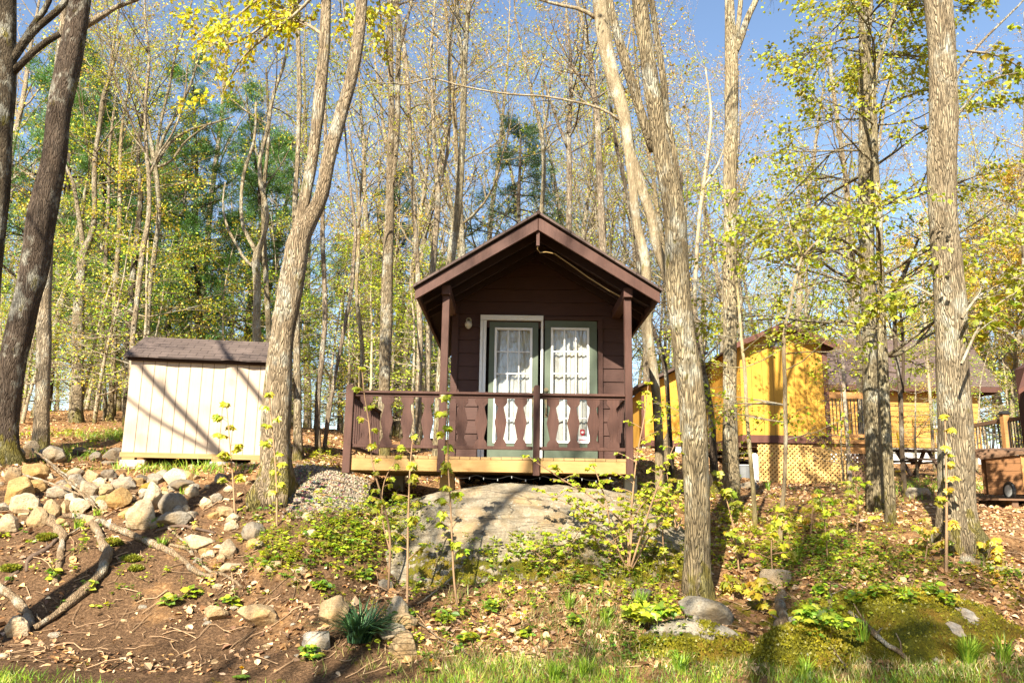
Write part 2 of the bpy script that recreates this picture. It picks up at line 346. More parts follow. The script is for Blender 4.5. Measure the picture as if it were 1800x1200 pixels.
def mat_glass():
    t = NT('window_glass'); g = t.n('ShaderNodeBsdfGlossy'); g.inputs['Roughness'].default_value = 0.02; tr = t.n('ShaderNodeBsdfTransparent'); fr = t.n('ShaderNodeLayerWeight'); fr.inputs[0].default_value = 0.25
    m = t.n('ShaderNodeMixShader'); t.l(t.math('ADD', t.math('MULTIPLY', t.math('POWER', fr.outputs['Facing'], 3.0), 0.7), 0.10), m.inputs[0]); t.l(tr.outputs[0], m.inputs[1]); t.l(g.outputs[0], m.inputs[2]); t.l(m.outputs[0], t.o.inputs[0]); return t.m
GLASS = mat_glass()
CURTAIN = mat_plain('curtain_cloth', (0.40, 0.41, 0.385), 0.9, 0.1, 0, 0.06)

def mat_ground():
    t = NT('forest_floor'); p = t.pos(); q = t.n('ShaderNodeSeparateColor'); t.l(t.attr(), q.inputs[0])
    n = t.noise(p, 3.0, 6, 0.7); f = t.noise(p, 34, 5, 0.75); m = t.noise(p, 1.1, 4)
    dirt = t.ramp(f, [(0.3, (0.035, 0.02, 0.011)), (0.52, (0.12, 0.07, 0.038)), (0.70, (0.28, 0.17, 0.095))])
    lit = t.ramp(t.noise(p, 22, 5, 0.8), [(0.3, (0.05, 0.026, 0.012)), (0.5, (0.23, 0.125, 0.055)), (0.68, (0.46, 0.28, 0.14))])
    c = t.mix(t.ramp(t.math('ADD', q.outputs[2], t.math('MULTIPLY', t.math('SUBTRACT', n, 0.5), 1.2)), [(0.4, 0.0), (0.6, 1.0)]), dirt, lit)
    gv = t.n('ShaderNodeTexVoronoi'); gv.inputs['Scale'].default_value = 30; t.l(p, gv.inputs['Vector'])
    gr = t.mix(0.75, t.ramp(f, [(0.3, (0.11, 0.085, 0.06)), (0.7, (0.28, 0.235, 0.18))]), gv.outputs['Color'], 'SOFT_LIGHT')
    c = t.mix(t.ramp(t.math('ADD', q.outputs[0], t.math('MULTIPLY', t.math('SUBTRACT', n, 0.5), 0.6)), [(0.42, 0.0), (0.55, 1.0)]), c, gr)
    mo = t.ramp(t.noise(p, 9, 4), [(0.3, (0.06, 0.075, 0.01)), (0.55, (0.20, 0.15, 0.015)), (0.75, (0.24, 0.13, 0.03))])
    mo = t.mix(t.ramp(f, [(0.35, 0.7), (0.6, 0.0)]), mo, (0.05, 0.045, 0.01))
    c = t.mix(t.ramp(t.math('ADD', q.outputs[1], t.math('MULTIPLY', t.math('SUBTRACT', t.noise(p, 5, 5), 0.5), 1.6)), [(0.5, 0.0), (0.6, 1.0)]), c, mo)
    t.bump(t.math('ADD', n, t.math('MULTIPLY', f, 0.9)), 0.9, 0.05); return t.done(c, 0.95, 0.1)
GROUND = mat_ground()

# ------------------------------------------------------------------ ground sheet
def gauss(x, y, cx, cy, sx, sy): return np.exp(-((x - cx) / sx) ** 2 - ((y - cy) / sy) ** 2)
gv = hit(575, 872)
def masks(x, y):
    q = P3(x, y)
    grav = gauss(x, y, gv[0], gv[1] + 0.35, 0.75, 1.0) * 1.15
    moss = 0.62 * np.clip((y - 11.6) / 0.8, 0, 1) * np.clip((14.2 - y) / 0.6, 0, 1) * (x < -2.6) + 0.38 * gauss(x, y, -6.3, 10.1, 0.9, 0.5) + 0.3 * (y < 8.2) + 0.3 * (x > 2.2) * (y < 9.8) + 0.2 * (y > 8.4) * (y < 11) * (x > -1.5)
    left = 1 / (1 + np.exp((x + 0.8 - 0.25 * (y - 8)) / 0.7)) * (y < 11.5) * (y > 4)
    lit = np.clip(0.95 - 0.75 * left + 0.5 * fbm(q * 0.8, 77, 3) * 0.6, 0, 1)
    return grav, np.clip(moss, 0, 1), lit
def lines(segs): return np.unique(np.round(np.concatenate([np.arange(a, b, s) for a, b, s in segs]), 4))
gx = lines([(-300, -60, 24), (-60, -24, 3), (-24, -10, 0.5), (-10, 10, 0.08), (10, 24, 0.5), (24, 60, 3), (60, 301, 24)])
gy = lines([(-120, -20, 12), (-20, 5, 1.0), (5, 14, 0.07), (14, 26, 0.25), (26, 60, 1.2), (60, 401, 20)])
X, Y = np.meshgrid(gx, gy); Z = hgt(X.ravel(), Y.ravel())
mb = MB(); nx = len(gx); i, j = np.meshgrid(np.arange(len(gy) - 1), np.arange(nx - 1), indexing='ij'); k = (i * nx + j).ravel()
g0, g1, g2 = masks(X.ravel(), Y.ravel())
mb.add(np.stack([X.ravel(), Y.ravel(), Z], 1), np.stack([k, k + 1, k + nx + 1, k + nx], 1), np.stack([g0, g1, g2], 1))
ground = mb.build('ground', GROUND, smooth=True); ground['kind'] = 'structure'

# ------------------------------------------------------------------ main cabin
YF, YW = 10.8, 12.05
ZD = at(943, 804, YF)[2]; ZB = at(943, 832, YF)[2]; ZR = at(943, 694, YF)[2]
xL, xP1, xM, xP2 = at(613, 760, YF)[0], at(779, 700, YF)[0], at(943, 750, YF)[0], at(1105, 700, YF)[0]
pk = at(947, 379, 10.55); XC = pk[0]; ZPK = pk[2]
eL, eR = at(730, 507, 10.55), at(1160, 509, 10.55)
ZE = (eL[2] + eR[2]) / 2; HWR = (eR[0] - eL[0]) / 2; XC = (eR[0] + eL[0]) / 2
SL = (ZPK - ZE) / HWR; NRM = math.sqrt(1 + SL * SL)
wx0, wx1, YB = at(794, 650, YW)[0], at(1108, 650, YW)[0], 15.6
cabin = empty('cabin', (XC, YW, ZD), 'small dark brown gabled cabin with a porch and green double doors', 'cabin')
co = np.array(cabin.location)
def cb(m, name, mat, parent=None, **k):
    o = m.build(name, mat, parent or cabin, origin=co, **k); return o
# walls: lapped boards as stepped siding
mb = MB(); bh = 0.205
def clip_gable(z): return min(1.36, (ZPK - 0.1 - z) / SL)
dz0, dx0, dx1, dzt = ZD, at(845, 700, YW)[0], at(1053, 700, YW)[0], at(950, 562, YW)[2]
z = ZD
while z < ZPK - 0.25:
    zt = min(z + bh, ZPK - 0.12)
    for (a, b) in (((wx0, dx0), (dx1, wx1)) if zt < dzt + 0.05 else ((wx0, wx1),)):
        def lim(x, zz): return max(XC - (ZPK - 0.13 - zz) / SL, min(XC + (ZPK - 0.13 - zz) / SL, x))
        a0, b0, a1, b1 = lim(a, z), lim(b, z), lim(a, zt), lim(b, zt)
        if b0 - a0 < 0.02: continue
        mb.add([(a0, YW - 0.022, z), (b0, YW - 0.022, z), (b1, YW - 0.006, zt - 0.004), (a1, YW - 0.006, zt - 0.004), (a0, YW + 0.05, z), (b0, YW + 0.05, z), (b1, YW + 0.05, zt), (a1, YW + 0.05, zt)],
               [(0, 1, 2, 3), (0, 4, 5, 1), (3, 2, 6, 7), (0, 3, 7, 4), (1, 5, 6, 2)])
    z = zt
ztw = ZE + 0.1
wall = cb(mb, 'wall', BROWN)
mb = MB()
for xx in (wx0, wx1 - 0.09): mb.span((xx, YW + 0.06, ZD - 0.2), (xx + 0.09, YB, ZE + SL * (HWR - abs(xx + .045 - XC)) - 0.12))
mb.span((wx0 + 0.1, YB - 0.09, ZD - 0.2), (wx1 - 0.1, YB - 0.002, ZE + 0.3)); mb.prism([(wx0 + .1, ZE + .31), (wx1 - .1, ZE + .31), (XC, ZPK - 0.16)], (0, YB - 0.06, 0), (1, 0, 0), (0, 0, 1), (0, 0.05, 0))
mb.span((wx0 + 0.1, YW + 0.07, ZD - 0.2), (wx1 - 0.1, YB - 0.1, ZD - 0.04))
cb(mb, 'side_wall', BROWN)
mb = MB()
for x in (wx0 - 0.012, wx1 - 0.09): m_ = MB(); m_.span((x, YW - 0.045, ZD + 0.002), (x + 0.1, YW - 0.024, ZE + 0.25)); cb(m_, 'corner_board', BROWN)
mb.span((dx1 - 0.015, YW - 0.05, ZD + 0.002), (dx1 + 0.055, YW - 0.024, dzt + 0.03))
mb.span((at(955, 560, YW)[0] + 0.02, YW - 0.05, dzt - 0.01), (dx1 - 0.017, YW - 0.024, dzt + 0.035))
cb(mb, 'door_trim', BROWN)
# roof
Y0r, Y1r = 10.55, YB + 0.35
roofm = MB()
for s in (-1, 1):
    e = np.array([XC + s * (HWR + 0.02), 0, ZE - 0.01]); p = np.array([XC + s * 0.002, 0, ZPK + 0.012]); nrm = np.array([s * SL, 0, 1]) / NRM
    A = [e, p, p + nrm * 0.03, e + nrm * 0.03]
    v = [(q[0], Y0r - 0.05, q[2]) for q in A] + [(q[0], Y1r, q[2]) for q in A]
    roofm.add(v, [(0, 1, 2, 3), (7, 6, 5, 4), (0, 4, 5, 1), (1, 5, 6, 2), (2, 6, 7, 3), (3, 7, 4, 0)])
roof = cb(roofm, 'roof', HOUSEROOF)
mb = MB()
for s in (-1, 1):                                       # boards under the shingles
    a = np.array([XC + s * HWR, 0, ZE - 0.012]); b = np.array([XC + s * 0.002, 0, ZPK - 0.004 - 0.006])
    dn = np.array([0, 0, -0.03]); A = [a + dn, b + dn, b, a]
    v = [(q[0], Y0r + 0.045, q[2]) for q in A] + [(q[0], Y1r - 0.02, q[2]) for q in A]
    mb.add(v, [(0, 1, 2, 3), (7, 6, 5, 4), (0, 4, 5, 1), (1, 5, 6, 2), (2, 6, 7, 3), (3, 7, 4, 0)])
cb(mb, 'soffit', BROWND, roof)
for s in (-1, 1):                                       # bargeboards
    mb = MB(); a = (XC + s * HWR, ZE - 0.02); b = (XC + s * 0.003, ZPK - 0.02)
    mb.prism([a, b, (b[0], b[1] - 0.19), (a[0], a[1] - 0.155)][::s], (0, Y0r, 0), (1, 0, 0), (0, 0, 1), (0, 0.04, 0)); cb(mb, 'bargeboard', BROWNL, roof, bevel=0.005)
    for yy, dpt in ((Y0r + 0.45, 0.13), (Y0r + 0.95, 0.13), (Y0r + 1.33, 0.13)):
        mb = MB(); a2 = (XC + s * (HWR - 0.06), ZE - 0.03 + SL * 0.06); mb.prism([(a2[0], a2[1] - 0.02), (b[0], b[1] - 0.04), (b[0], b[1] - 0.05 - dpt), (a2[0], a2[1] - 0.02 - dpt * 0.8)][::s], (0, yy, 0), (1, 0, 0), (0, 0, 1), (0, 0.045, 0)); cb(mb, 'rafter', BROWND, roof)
    mb = MB(); x = XC + s * (HWR - 0.035); mb.span((x - 0.02, Y0r + 0.05, ZE - 0.15), (x + 0.02, Y1r - 0.03, ZE - 0.045 + 0.0)); cb(mb, 'fascia', BROWN, roof)
mb = MB(); mb.span((XC - 0.022, Y0r + 0.005 + 0.04, ZPK - 0.42), (XC + 0.022, Y0r + 0.09, ZPK - 0.1)); cb(mb, 'king_post', BROWNL, roof)
mb = MB(); mb.tube([(XC, Y0r - 0.06, ZPK + 0.03), (XC, Y1r, ZPK + 0.03)], 0.028, 8); cb(mb, 'ridge_cap', BROWND, roof)
# porch posts and beams
zb = at(785, 512, YF)[2]
for x in (xP1, xP2):
    mb = MB(); mb.span((x - 0.05, YF - 0.045, ZB), (x + 0.05, YF + 0.055, zb - 0.07)); cb(mb, 'porch_post', BROWNL, bevel=0.006)
    mb = MB(); mb.span((x - 0.062, YF - 0.1, zb - 0.068), (x + 0.062, YW - 0.03, zb + 0.065)); cb(mb, 'porch_beam', BROWNL, bevel=0.005)
# deck
deck = MB(); YD = 13.2; rnd = random.Random(4)
xx = xL - 0.03
bx = []
while xx < xP2 + 0.02:
    y1 = YW - 0.055 if xx + 0.14 > wx0 - 0.02 else YD
    deck.box((xx + 0.068, (YF - 0.03 + y1) / 2, ZD - 0.02 + rnd.uniform(-0.002, 0.002)), (0.132, y1 - YF + 0.03, 0.034)); xx += 0.14
deck = cb(deck, 'decking', PINEX)
mb = MB()
for y in np.arange(YF + 0.3, YD, 0.4):
    x1 = xP2 - 0.05 if y < YW - 0.1 else wx0 - 0.05
    mb.span((xL + 0.05, y, ZB + 0.01), (x1, y + 0.04, ZD - 0.042))
mb.span((xL - 0.02, YF + 0.012, ZB), (xL + 0.02, YD - 0.02, ZD - 0.042)); mb.span((xP2 + .0, YF + .06, ZB), (xP2 + .04, YW, ZD - .042))
cb(mb, 'joist', PINEX, deck)
for a, b in ((xL + 0.025, xP1 - 0.052), (xP1 + 0.052, xM - 0.047), (xM + 0.047, xP2 - 0.052)):
    mb = MB(); mb.span((a, YF - 0.03, ZB + 0.008), (b, YF + 0.01, ZD - 0.042)); cb(mb, 'rim_board', PINE, deck, bevel=0.004)
# railing
railing = MB(); railing.span((xL + 0.05, YF - 0.05, ZR - 0.012), (xP2 - 0.052, YF + 0.06, ZR + 0.022)); railing = cb(railing, 'railing', BROWNL, bevel=0.004)
mb = MB()
for a, b in ((xL + 0.05, xP1 - 0.053), (xP1 + 0.053, xM - 0.049), (xM + 0.049, xP2 - 0.053)):
    for u, v in (((a, YF - 0.015, ZR - 0.055), (b, YF + 0.02, ZR - 0.014)), ((a, YF - 0.03, ZD + 0.10), (b, YF + 0.03, ZD + 0.145))): m_ = MB(); m_.span(u, v); cb(m_, 'rail', BROWNL, railing, bevel=0.003)
for x, zt in ((xL, ZR + 0.10), (xM, ZR + 0.125)):
    mb = MB(); w = 0.052 if x < -1 else 0.044
    mb.prism([(-w, ZB - 0.03 - ZD), (w, ZB - 0.03 - ZD), (w, zt - ZD - 0.03), (w * 0.6, zt - ZD), (-w * 0.6, zt - ZD), (-w, zt - ZD - 0.03)], (x, YF - 0.075, ZD), (1, 0, 0), (0, 0, 1), (0, 0.1, 0)); cb(mb, 'newel_post', BROWNL, railing, bevel=0.004)
hb = ZR - 0.055 - (ZD + 0.145)
half = [(0.086, 1.0), (0.086, 0.9), (0.04, 0.82), (0.046, 0.76), (0.085, 0.5), (0.046, 0.2), (0.04, 0.15), (0.07, 0.09), (0.082, 0.05), (0.082, 0.0)]
poly = [(w, t * hb) for w, t in half[::-1]] + [(-w, t * hb) for w, t in half]
for px in (643, 680, 715, 751, 811, 846, 880, 915, 972, 1008, 1043, 1078):
    x = at(px, 740, YF)[0]; mb = MB(); mb.prism(poly, (x, YF - 0.012, ZD + 0.1455), (1, 0, 0), (0, 0, 1), (0, 0.024, 0)); cb(mb, 'baluster', BROWNL, railing, bevel=0.002)
for x, ya, yb in ((xL, YF + 0.07, YD), (xP2, YF + 0.07, YW - 0.03)):
    mb = MB(); mb.span((x - 0.045, ya, ZR - 0.03), (x + 0.045, yb, ZR + 0.005)); mb.span((x - 0.03, ya, ZD + 0.1), (x + 0.03, yb, ZD + 0.14))
    y = ya + 0.08
    while y < yb: mb.span((x - 0.02, y, ZD + 0.141), (x + 0.02, y + 0.04, ZR - 0.031)); y += 0.16
    cb(mb, 'side_rail', BROWN, railing)
# piers
for px, w in ((786, 0.2), (1108, 0.17)):
    mb = MB(); p = at(px, 850, 11.15); mb.span((p[0] - w / 2, 11.1, 1.3), (p[0] + w / 2, 11.1 + w, ZB + 0.008)); cb(mb, 'pier', CONC if px > 900 else PINEX)
mb = MB(); mb.span((xL + 0.3, YD - 0.4, h1(xL + .4, YD - .3) - 0.1), (xL + 0.5, YD - 0.2, ZB)); cb(mb, 'pier', CONC)
for x in (wx0 + 0.1, wx1 - 0.3):
    mb = MB(); mb.span((x, YB - 0.4, h1(x, YB - .3) - 0.2), (x + 0.2, YB - 0.2, ZD - 0.2)); cb(mb, 'pier', CONC)
# doors
def wp(px, py): q = at(px, py, YW - 0.03); return q[0], q[2]
doorZ0 = ZD + 0.01
def make_door(pxa, pxb, gx0, gx1, pyt, left):
    xa, xb = wp(pxa, 700)[0], wp(pxb, 700)[0]; zt = wp((pxa + pxb) / 2, pyt)[1]
    ga, gb = wp(gx0, 680)[0], wp(gx1, 680)[0]; gz1, gz0 = wp((gx0 + gx1) / 2, 576)[1], wp((gx0 + gx1) / 2, 779)[1]
    d = MB(); y0, y1 = YW - 0.028, YW + 0.015
    d.span((xa, y0, doorZ0), (ga, y1, zt)); d.span((gb, y0, doorZ0), (xb, y1, zt)); d.span((ga, y0, doorZ0), (gb, y1, gz0)); d.span((ga, y0, gz1), (gb, y1, zt))
    d = cb(d, 'door', GREEN)
    m = MB(); t = 0.035; y0, y1 = YW - 0.042, YW - 0.006
    m.span((ga, y0, gz0), (ga + t, y1, gz1)); m.span((gb - t, y0, gz0), (gb, y1, gz1)); m.span((ga + t, y0, gz0), (gb - t, y1, gz0 + t)); m.span((ga + t, y0, gz1 - t), (gb - t, y1, gz1))
    for k in (1, 2):
        x = ga + t + (gb - ga - 2 * t) * k / 3; m.span((x - 0.009, y0 + 0.006, gz0 + t), (x + 0.009, y1, gz1 - t))
    for k in range(1, 5):
        zz = gz0 + t + (gz1 - gz0 - 2 * t) * k / 5; m.span((ga + t, y0 + 0.009, zz - 0.009), (gb - t, y1 - 0.001, zz + 0.009))
    cb(m, 'window_frame', WHITE, d, bevel=0.003)
    m = MB(); m.add([(ga, YW - 0.004, gz0), (gb, YW - 0.004, gz0), (gb, YW - 0.004, gz1), (ga, YW - 0.004, gz1)], [(0, 1, 2, 3)]); cb(m, 'glass', GLASS, d)
    m = MB(); n = 90; u = np.linspace(0, 1, n); rr = random.Random(int(pxa))
    fold = 0.012 * np.sin(u * 52 + 2 * np.sin(u * 9)) + 0.004 * np.sin(u * 131 + 1.0)
    rows = []
    for zz, kx in ((gz0 - 0.03, 1), (gz0 + 0.9, 0.85), (gz1 + 0.03, 0.7)):
        rows.append(np.stack([ga - 0.02 + (gb - ga + 0.04) * u, YW + 0.055 + fold * kx, np.full(n, zz)], 1))
    V = np.concatenate(rows); i = np.arange(n - 1); F = np.concatenate([np.stack([i + r * n, i + 1 + r * n, i + 1 + (r + 1) * n, i + (r + 1) * n], 1) for r in range(2)])
    m.add(V, F); cb(m, 'curtain', CURTAIN, d, smooth=True)
    return d, (xa, xb, zt)
dl, _ = make_door(858, 945, 868, 935, 566, True)
dr, _ = make_door(957, 1050, 968, 1036, 564, False)
mb = MB(); x0, z1 = wp(845, 554); x1, _ = wp(955, 554); zi = wp(900, 564)[1]
mb.span((x0, YW - 0.075, zi + 0.002), (x1, YW - 0.03, z1)); mb.span((x0, YW - 0.07, doorZ0), (x0 + 0.04, YW - 0.032, zi)); mb.span((x0 + 0.05, YW - 0.055, doorZ0), (x0 + 0.095, YW - 0.031, zi)); mb.span((x1 - 0.035, YW - 0.07, doorZ0), (x1, YW - 0.031, zi))
mb.span((x0 + 0.04, YW - 0.045, doorZ0), (x0 + 0.05, YW - 0.033, zi))
cb(mb, 'door_frame', WHITE, bevel=0.003)
mb = MB(); mb.span((dx0, YW + 0.30, ZD - 0.03), (dx1, YW + 0.34, dzt + 0.1)); cb(mb, 'interior_panel', BROWND)
for px, d in ((960, dr), (938, dl)):
    mb = MB(); x, z = wp(px, 685); mb.tube([(x, YW - 0.029, z), (x, YW - 0.05, z)], 0.032, 14); mb.tube([(x, YW - 0.05, z), (x, YW - 0.062, z)], 0.018, 10)
    cb(mb, 'lock', BRASS, d)
    mb = MB(); x, z = wp(px, 717); mb.tube([(x, YW - 0.03, z + 0.11), (x, YW - 0.075, z + 0.08), (x, YW - 0.085, z), (x, YW - 0.07, z - 0.09), (x, YW - 0.03, z - 0.11)], 0.013, 8); mb.box((x, YW - 0.034, z + 0.1), (0.05, 0.01, 0.08)); mb.box((x, YW - 0.034, z - 0.11), (0.04, 0.01, 0.05))
    cb(mb, 'handle', BRASS, d, smooth=False)
# sticker on right glass
sx_, sz_ = wp(1024, 766); mb = MB(); mb.span((sx_ - 0.06, YW - 0.012, sz_ - 0.14), (sx_ + 0.06, YW - 0.0065, sz_ + 0.0)); stk = cb(mb, 'sticker', WHITE, dr)
mb = MB(); mb.prism([(-0.034, 0.03), (0, 0.0), (0.034, 0.03), (0.034, 0.1), (-0.034, 0.1)], (sx_, YW - 0.0145, sz_), (1, 0, 0), (0, 0, 1), (0, 0.002, 0))
mb.span((sx_ - 0.055, YW - 0.0145, sz_ - 0.062), (sx_ + 0.055, YW - 0.0125, sz_ - 0.05)); cb(mb, 'red_shield', RED, stk)
mb = MB(); mb.tube([(sx_, YW - 0.015, sz_ + 0.058), (sx_, YW - 0.0165, sz_ + 0.058)], 0.02, 12); cb(mb, 'white_disc', WHITE, stk)
# porch lamp
x, z = wp(824, 570); lamp = MB(); lamp.tube([(x, YW - 0.024, z + 0.06), (x, YW - 0.045, z + 0.06)], 0.045, 14); lamp.tube([(x, YW - 0.04, z + 0.06), (x, YW - 0.09, z + 0.062), (x, YW - 0.1, z + 0.03)], 0.02, 8); lamp = cb(lamp, 'wall_lamp', BRASS)
mb = MB(); a = np.linspace(0, 1, 9); mb.tube([(x, YW - 0.1, z + 0.035 - 0.12 * q) for q in a], 0.008 + 0.05 * np.sin(np.pi * (0.15 + 0.83 * a)) ** 0.7, 14)
cb(mb, 'lamp_globe', mat_plain('frosted_glass', (0.55, 0.53, 0.47), 0.15, 0.6), lamp, smooth=True)
# cord along the gable
mb = MB(); cpts = [at(946, 428, 10.66), at(945, 438, 10.7), at(949, 444, 10.72), at(960, 443, 10.75), at(975, 446, 10.8), at(1000, 463, 10.82), at(1035, 488, 10.84), at(1070, 510, 10.84), at(1090, 521, 10.84)]
mb.tube(cpts, 0.009, 6); cb(mb, 'cable', CORDM)
# string of little lamps hanging below the rim
sl_ = MB(); pts = [(x, YF - 0.012 + 0.03, ZB - 0.03 - 0.05 * abs(math.sin(x * 7))) for x in np.linspace(at(720, 840, YF)[0], at(1085, 840, YF)[0], 60)]
sl_.tube(pts, 0.003, 4); sls = sl_.build('string_lights', BLACK, None, origin=pts[0]); tag(sls, 'thin dark wire of tiny unlit bulbs hung under the porch edge', 'string lights')
for q in pts[1::4]:
    mb = MB(); mb.tube([(q[0], q[1], q[2]), (q[0], q[1], q[2] - 0.015), (q[0], q[1], q[2] - 0.03)], [0.004, 0.006, 0.003], 6); mb.build('bulb', PLASW, sls, origin=pts[0])
# ------------------------------------------------------------------ bedrock under the porch
DOMES = []
def dome(name, cx, cy, rx, ry, z0, H, seed, mossf, color, mat, label, pw=2.2, rz=0.0, rough=0.06, cat='boulder', nr=48, na=150, wob=0.12, plane=None, step=0.35):
    r = np.linspace(0.0, 1.08, nr)[1:]; a = np.linspace(0, 2 * np.pi, na, endpoint=False); Rr, Aa = np.meshgrid(r, a, indexing='ij')
    ed = 1 + wob * fbm(np.stack([np.cos(Aa).ravel() * 1.4, np.sin(Aa).ravel() * 1.4, np.full(Aa.size, 3.3 + seed)], 1), seed, 3).reshape(Aa.shape)
    lx, ly = rx * Rr * np.cos(Aa) * ed, ry * Rr * np.sin(Aa) * ed
    x = cx + lx * math.cos(rz) - ly * math.sin(rz); y = cy + lx * math.sin(rz) + ly * math.cos(rz)
    pr = np.sign(1 - Rr ** pw) * np.abs(1 - Rr ** pw) ** 0.8; q = P3(x, y, seed)
    zz = z0 + (H if plane is None else (plane(x, y).ravel() - z0)) * pr.ravel() + rough * H * fbm(q * np.array([1.1, 2.2, 1]), seed, 4) * 1.6 + 0.012 * fbm(q * 6, seed + 5, 3)
    st = 0.14; zz = zz + step * (np.round((zz + 0.08 * q[:, 0]) / st) * st - (zz + 0.08 * q[:, 0])) * (0.5 + 0.5 * vnoise(q * 0.9, seed + 8))
    x, y = x.ravel(), y.ravel(); V = np.concatenate([[[cx, cy, z0 + H]], np.stack([x, y, zz], 1)])
    F = [(0, 1 + k, 1 + (k + 1) % na) for k in range(na)]
    i, k = np.meshgrid(np.arange(nr - 2), np.arange(na), indexing='ij'); b = 1 + i * na; Q = np.stack([b + k, b + na + k, b + na + (k + 1) % na, b + (k + 1) % na], -1).reshape(-1, 4)
    m = MB(); ms = mossf(V[:, 0], V[:, 1], V[:, 2]); C = np.stack([ms] * 3, 1); m.add(V, Q, C); m.f.append(np.array(F)); m.m.append(0)
    o = m.build(name, mat, None, origin=(cx, cy, z0), smooth=True); o.color = (*color, 1); tag(o, label, cat); DOMES.append((o, V, ms)); return o, V
BEDV = dome('bedrock', 0.42, 11.15, 2.75, 1.95, 0.45, 1.33, 11, lambda x, y, z: 0.12 + 0.42 * np.clip((1.22 - z) / 0.35, 0, 1) * (x > -1.2) + 0.25 * gauss(x, y, 1.7, 10.6, 0.5, 0.5), (0.275, 0.24, 0.18), MROCK, 'broad pale bedrock hump with mossy lower edge under the porch', rough=0.045, nr=80, na=260, wob=0.1, pw=4.5, step=0.1, plane=lambda x, y: 1.79 - 0.30 * np.clip(11.05 - y, 0, 9) ** 1.35 - 0.055 * (x - 0.35) ** 2 - 0.05 * np.clip(y - 11.2, 0, 9))[1]
def pdome(px, pyb, w, h, hm, seed, moss, color, mat, label, depth=0.8, rz=0.0, wob=0.14):
    b = hit(px, pyb); s = mpp(px, pyb, b[1]); rx = w * s / 2; ry = rx * depth; cy = b[1] + ry * 0.85
    zt = at(px, pyb - h, cy)[2]
    z0 = h1(b[0], cy) - 0.12; z0 = min(z0, b[2] - 0.03)
    f = (lambda x, y, z: np.full(len(x), moss)) if not callable(moss) else moss
    return dome('mossy_rock', b[0], cy, rx * 1.02, ry, z0, max(0.12, zt - z0), seed, f, color, mat, label, rz=rz, rough=0.09, nr=40, na=130, cat='rock', wob=wob)
pdome(1222, 1162, 250, 78, 0, 21, lambda x, y, z: 0.68 - 0.45 * np.clip((z - z.max() + 0.2) / 0.1, 0, 1) , (0.28, 0.255, 0.21), MROCK, 'low grey rock with orange-brown moss beside two dandelions', 0.5)
pdome(1432, 1180, 200, 84, 0, 23, 0.74, (0.36, 0.33, 0.28), MROCK, 'smooth rounded rock fully covered in moss, front of the right bank', 0.55)
pdome(1640, 1158, 540, 112, 0, 25, lambda x, y, z: 0.74 - 0.7 * np.clip((vnoise(P3(x, y) * 3.4, 91) - 0.62) / 0.1, 0, 1), (0.36, 0.33, 0.30), MROCK, 'huge flat moss covered slab with bare grey patches at right', 0.62, wob=0.2)
pdome(850, 1010, 190, 36, 0, 27, 0.36, (0.48, 0.43, 0.34), MROCK, 'flat pale ledge with moss below the porch bedrock', 0.35)

# ------------------------------------------------------------------ field stones
def ico(n):
    t = (1 + 5 ** .5) / 2
    V = [np.array(q) / np.linalg.norm(q) for q in [(-1, t, 0), (1, t, 0), (-1, -t, 0), (1, -t, 0), (0, -1, t), (0, 1, t), (0, -1, -t), (0, 1, -t), (t, 0, -1), (t, 0, 1), (-t, 0, -1), (-t, 0, 1)]]
    F = [(0, 11, 5), (0, 5, 1), (0, 1, 7), (0, 7, 10), (0, 10, 11), (1, 5, 9), (5, 11, 4), (11, 10, 2), (10, 7, 6), (7, 1, 8), (3, 9, 4), (3, 4, 2), (3, 2, 6), (3, 6, 8), (3, 8, 9), (4, 9, 5), (2, 4, 11), (6, 2, 10), (8, 6, 7), (9, 8, 1)]
    for _ in range(n):
        c = {}; G = []
        def mid(a, b):
            k = (min(a, b), max(a, b))
            if k not in c:
                q = V[a] + V[b]; V.append(q / np.linalg.norm(q)); c[k] = len(V) - 1
            return c[k]
        for a, b, d in F:
            x, y, z = mid(a, b), mid(b, d), mid(d, a); G += [(a, x, z), (b, y, x), (d, z, y), (x, y, z)]
        F = G
    return np.array(V), np.array(F)
ICO4 = ico(4); ICO3 = ico(3)
def rock_mesh(seed, size, cut=7, base=None):
    rng = np.random.default_rng(seed); V, F = base if base else ICO4; V = V.copy()
    V = V * (1 + 0.16 * fbm(V * 1.3 + seed, seed, 3)[:, None])
    for _ in range(cut):
        n = rng.normal(size=3); n /= np.linalg.norm(n); d = rng.uniform(0.5, 0.85); e = V @ n - d; V = V - np.clip(e, 0, None)[:, None] * n * 0.9
    V = V + 0.035 * fbm(V * 3.5 + seed, seed + 3, 4)[:, None] * V
    ex = np.abs(V).max(0); V = V / ex * np.array(size) / 2
    return V, F
RN = 0
def rock(px, py, w, h, label, color, mat=None, group=None, depth=0.8, cut=7, tilt=0.25, cat='rock', name='rock'):
    global RN; RN += 1; rng = np.random.default_rng(500 + RN)
    b = hit(px, py + h * 0.42); s = mpp(px, py, b[1]) * 1.04; sw, sh = w * s, h * s
    V, F = rock_mesh(900 + RN * 7, (sw, max(sw * depth, sh * 0.7), sh * 1.28), cut)
    rx, rz = rng.normal(0, tilt * 0.4), rng.uniform(-0.5, 0.5)
    V = V @ np.array(Matrix.Rotation(rx, 3, 'X')) @ np.array(Matrix.Rotation(rz * 0.4, 3, 'Z'))
    m = MB(); m.add(V, F); c = (b[0], b[1] + sw * depth * 0.3, b[2] + sh * 0.42)
    o = m.build(name, mat or ROCK, None, loc=c, smooth=True); k = rng.uniform(0.68, 0.98); o.color = (color[0] * k, color[1] * k, color[2] * k, 1)
    return tag(o, label, cat, group)
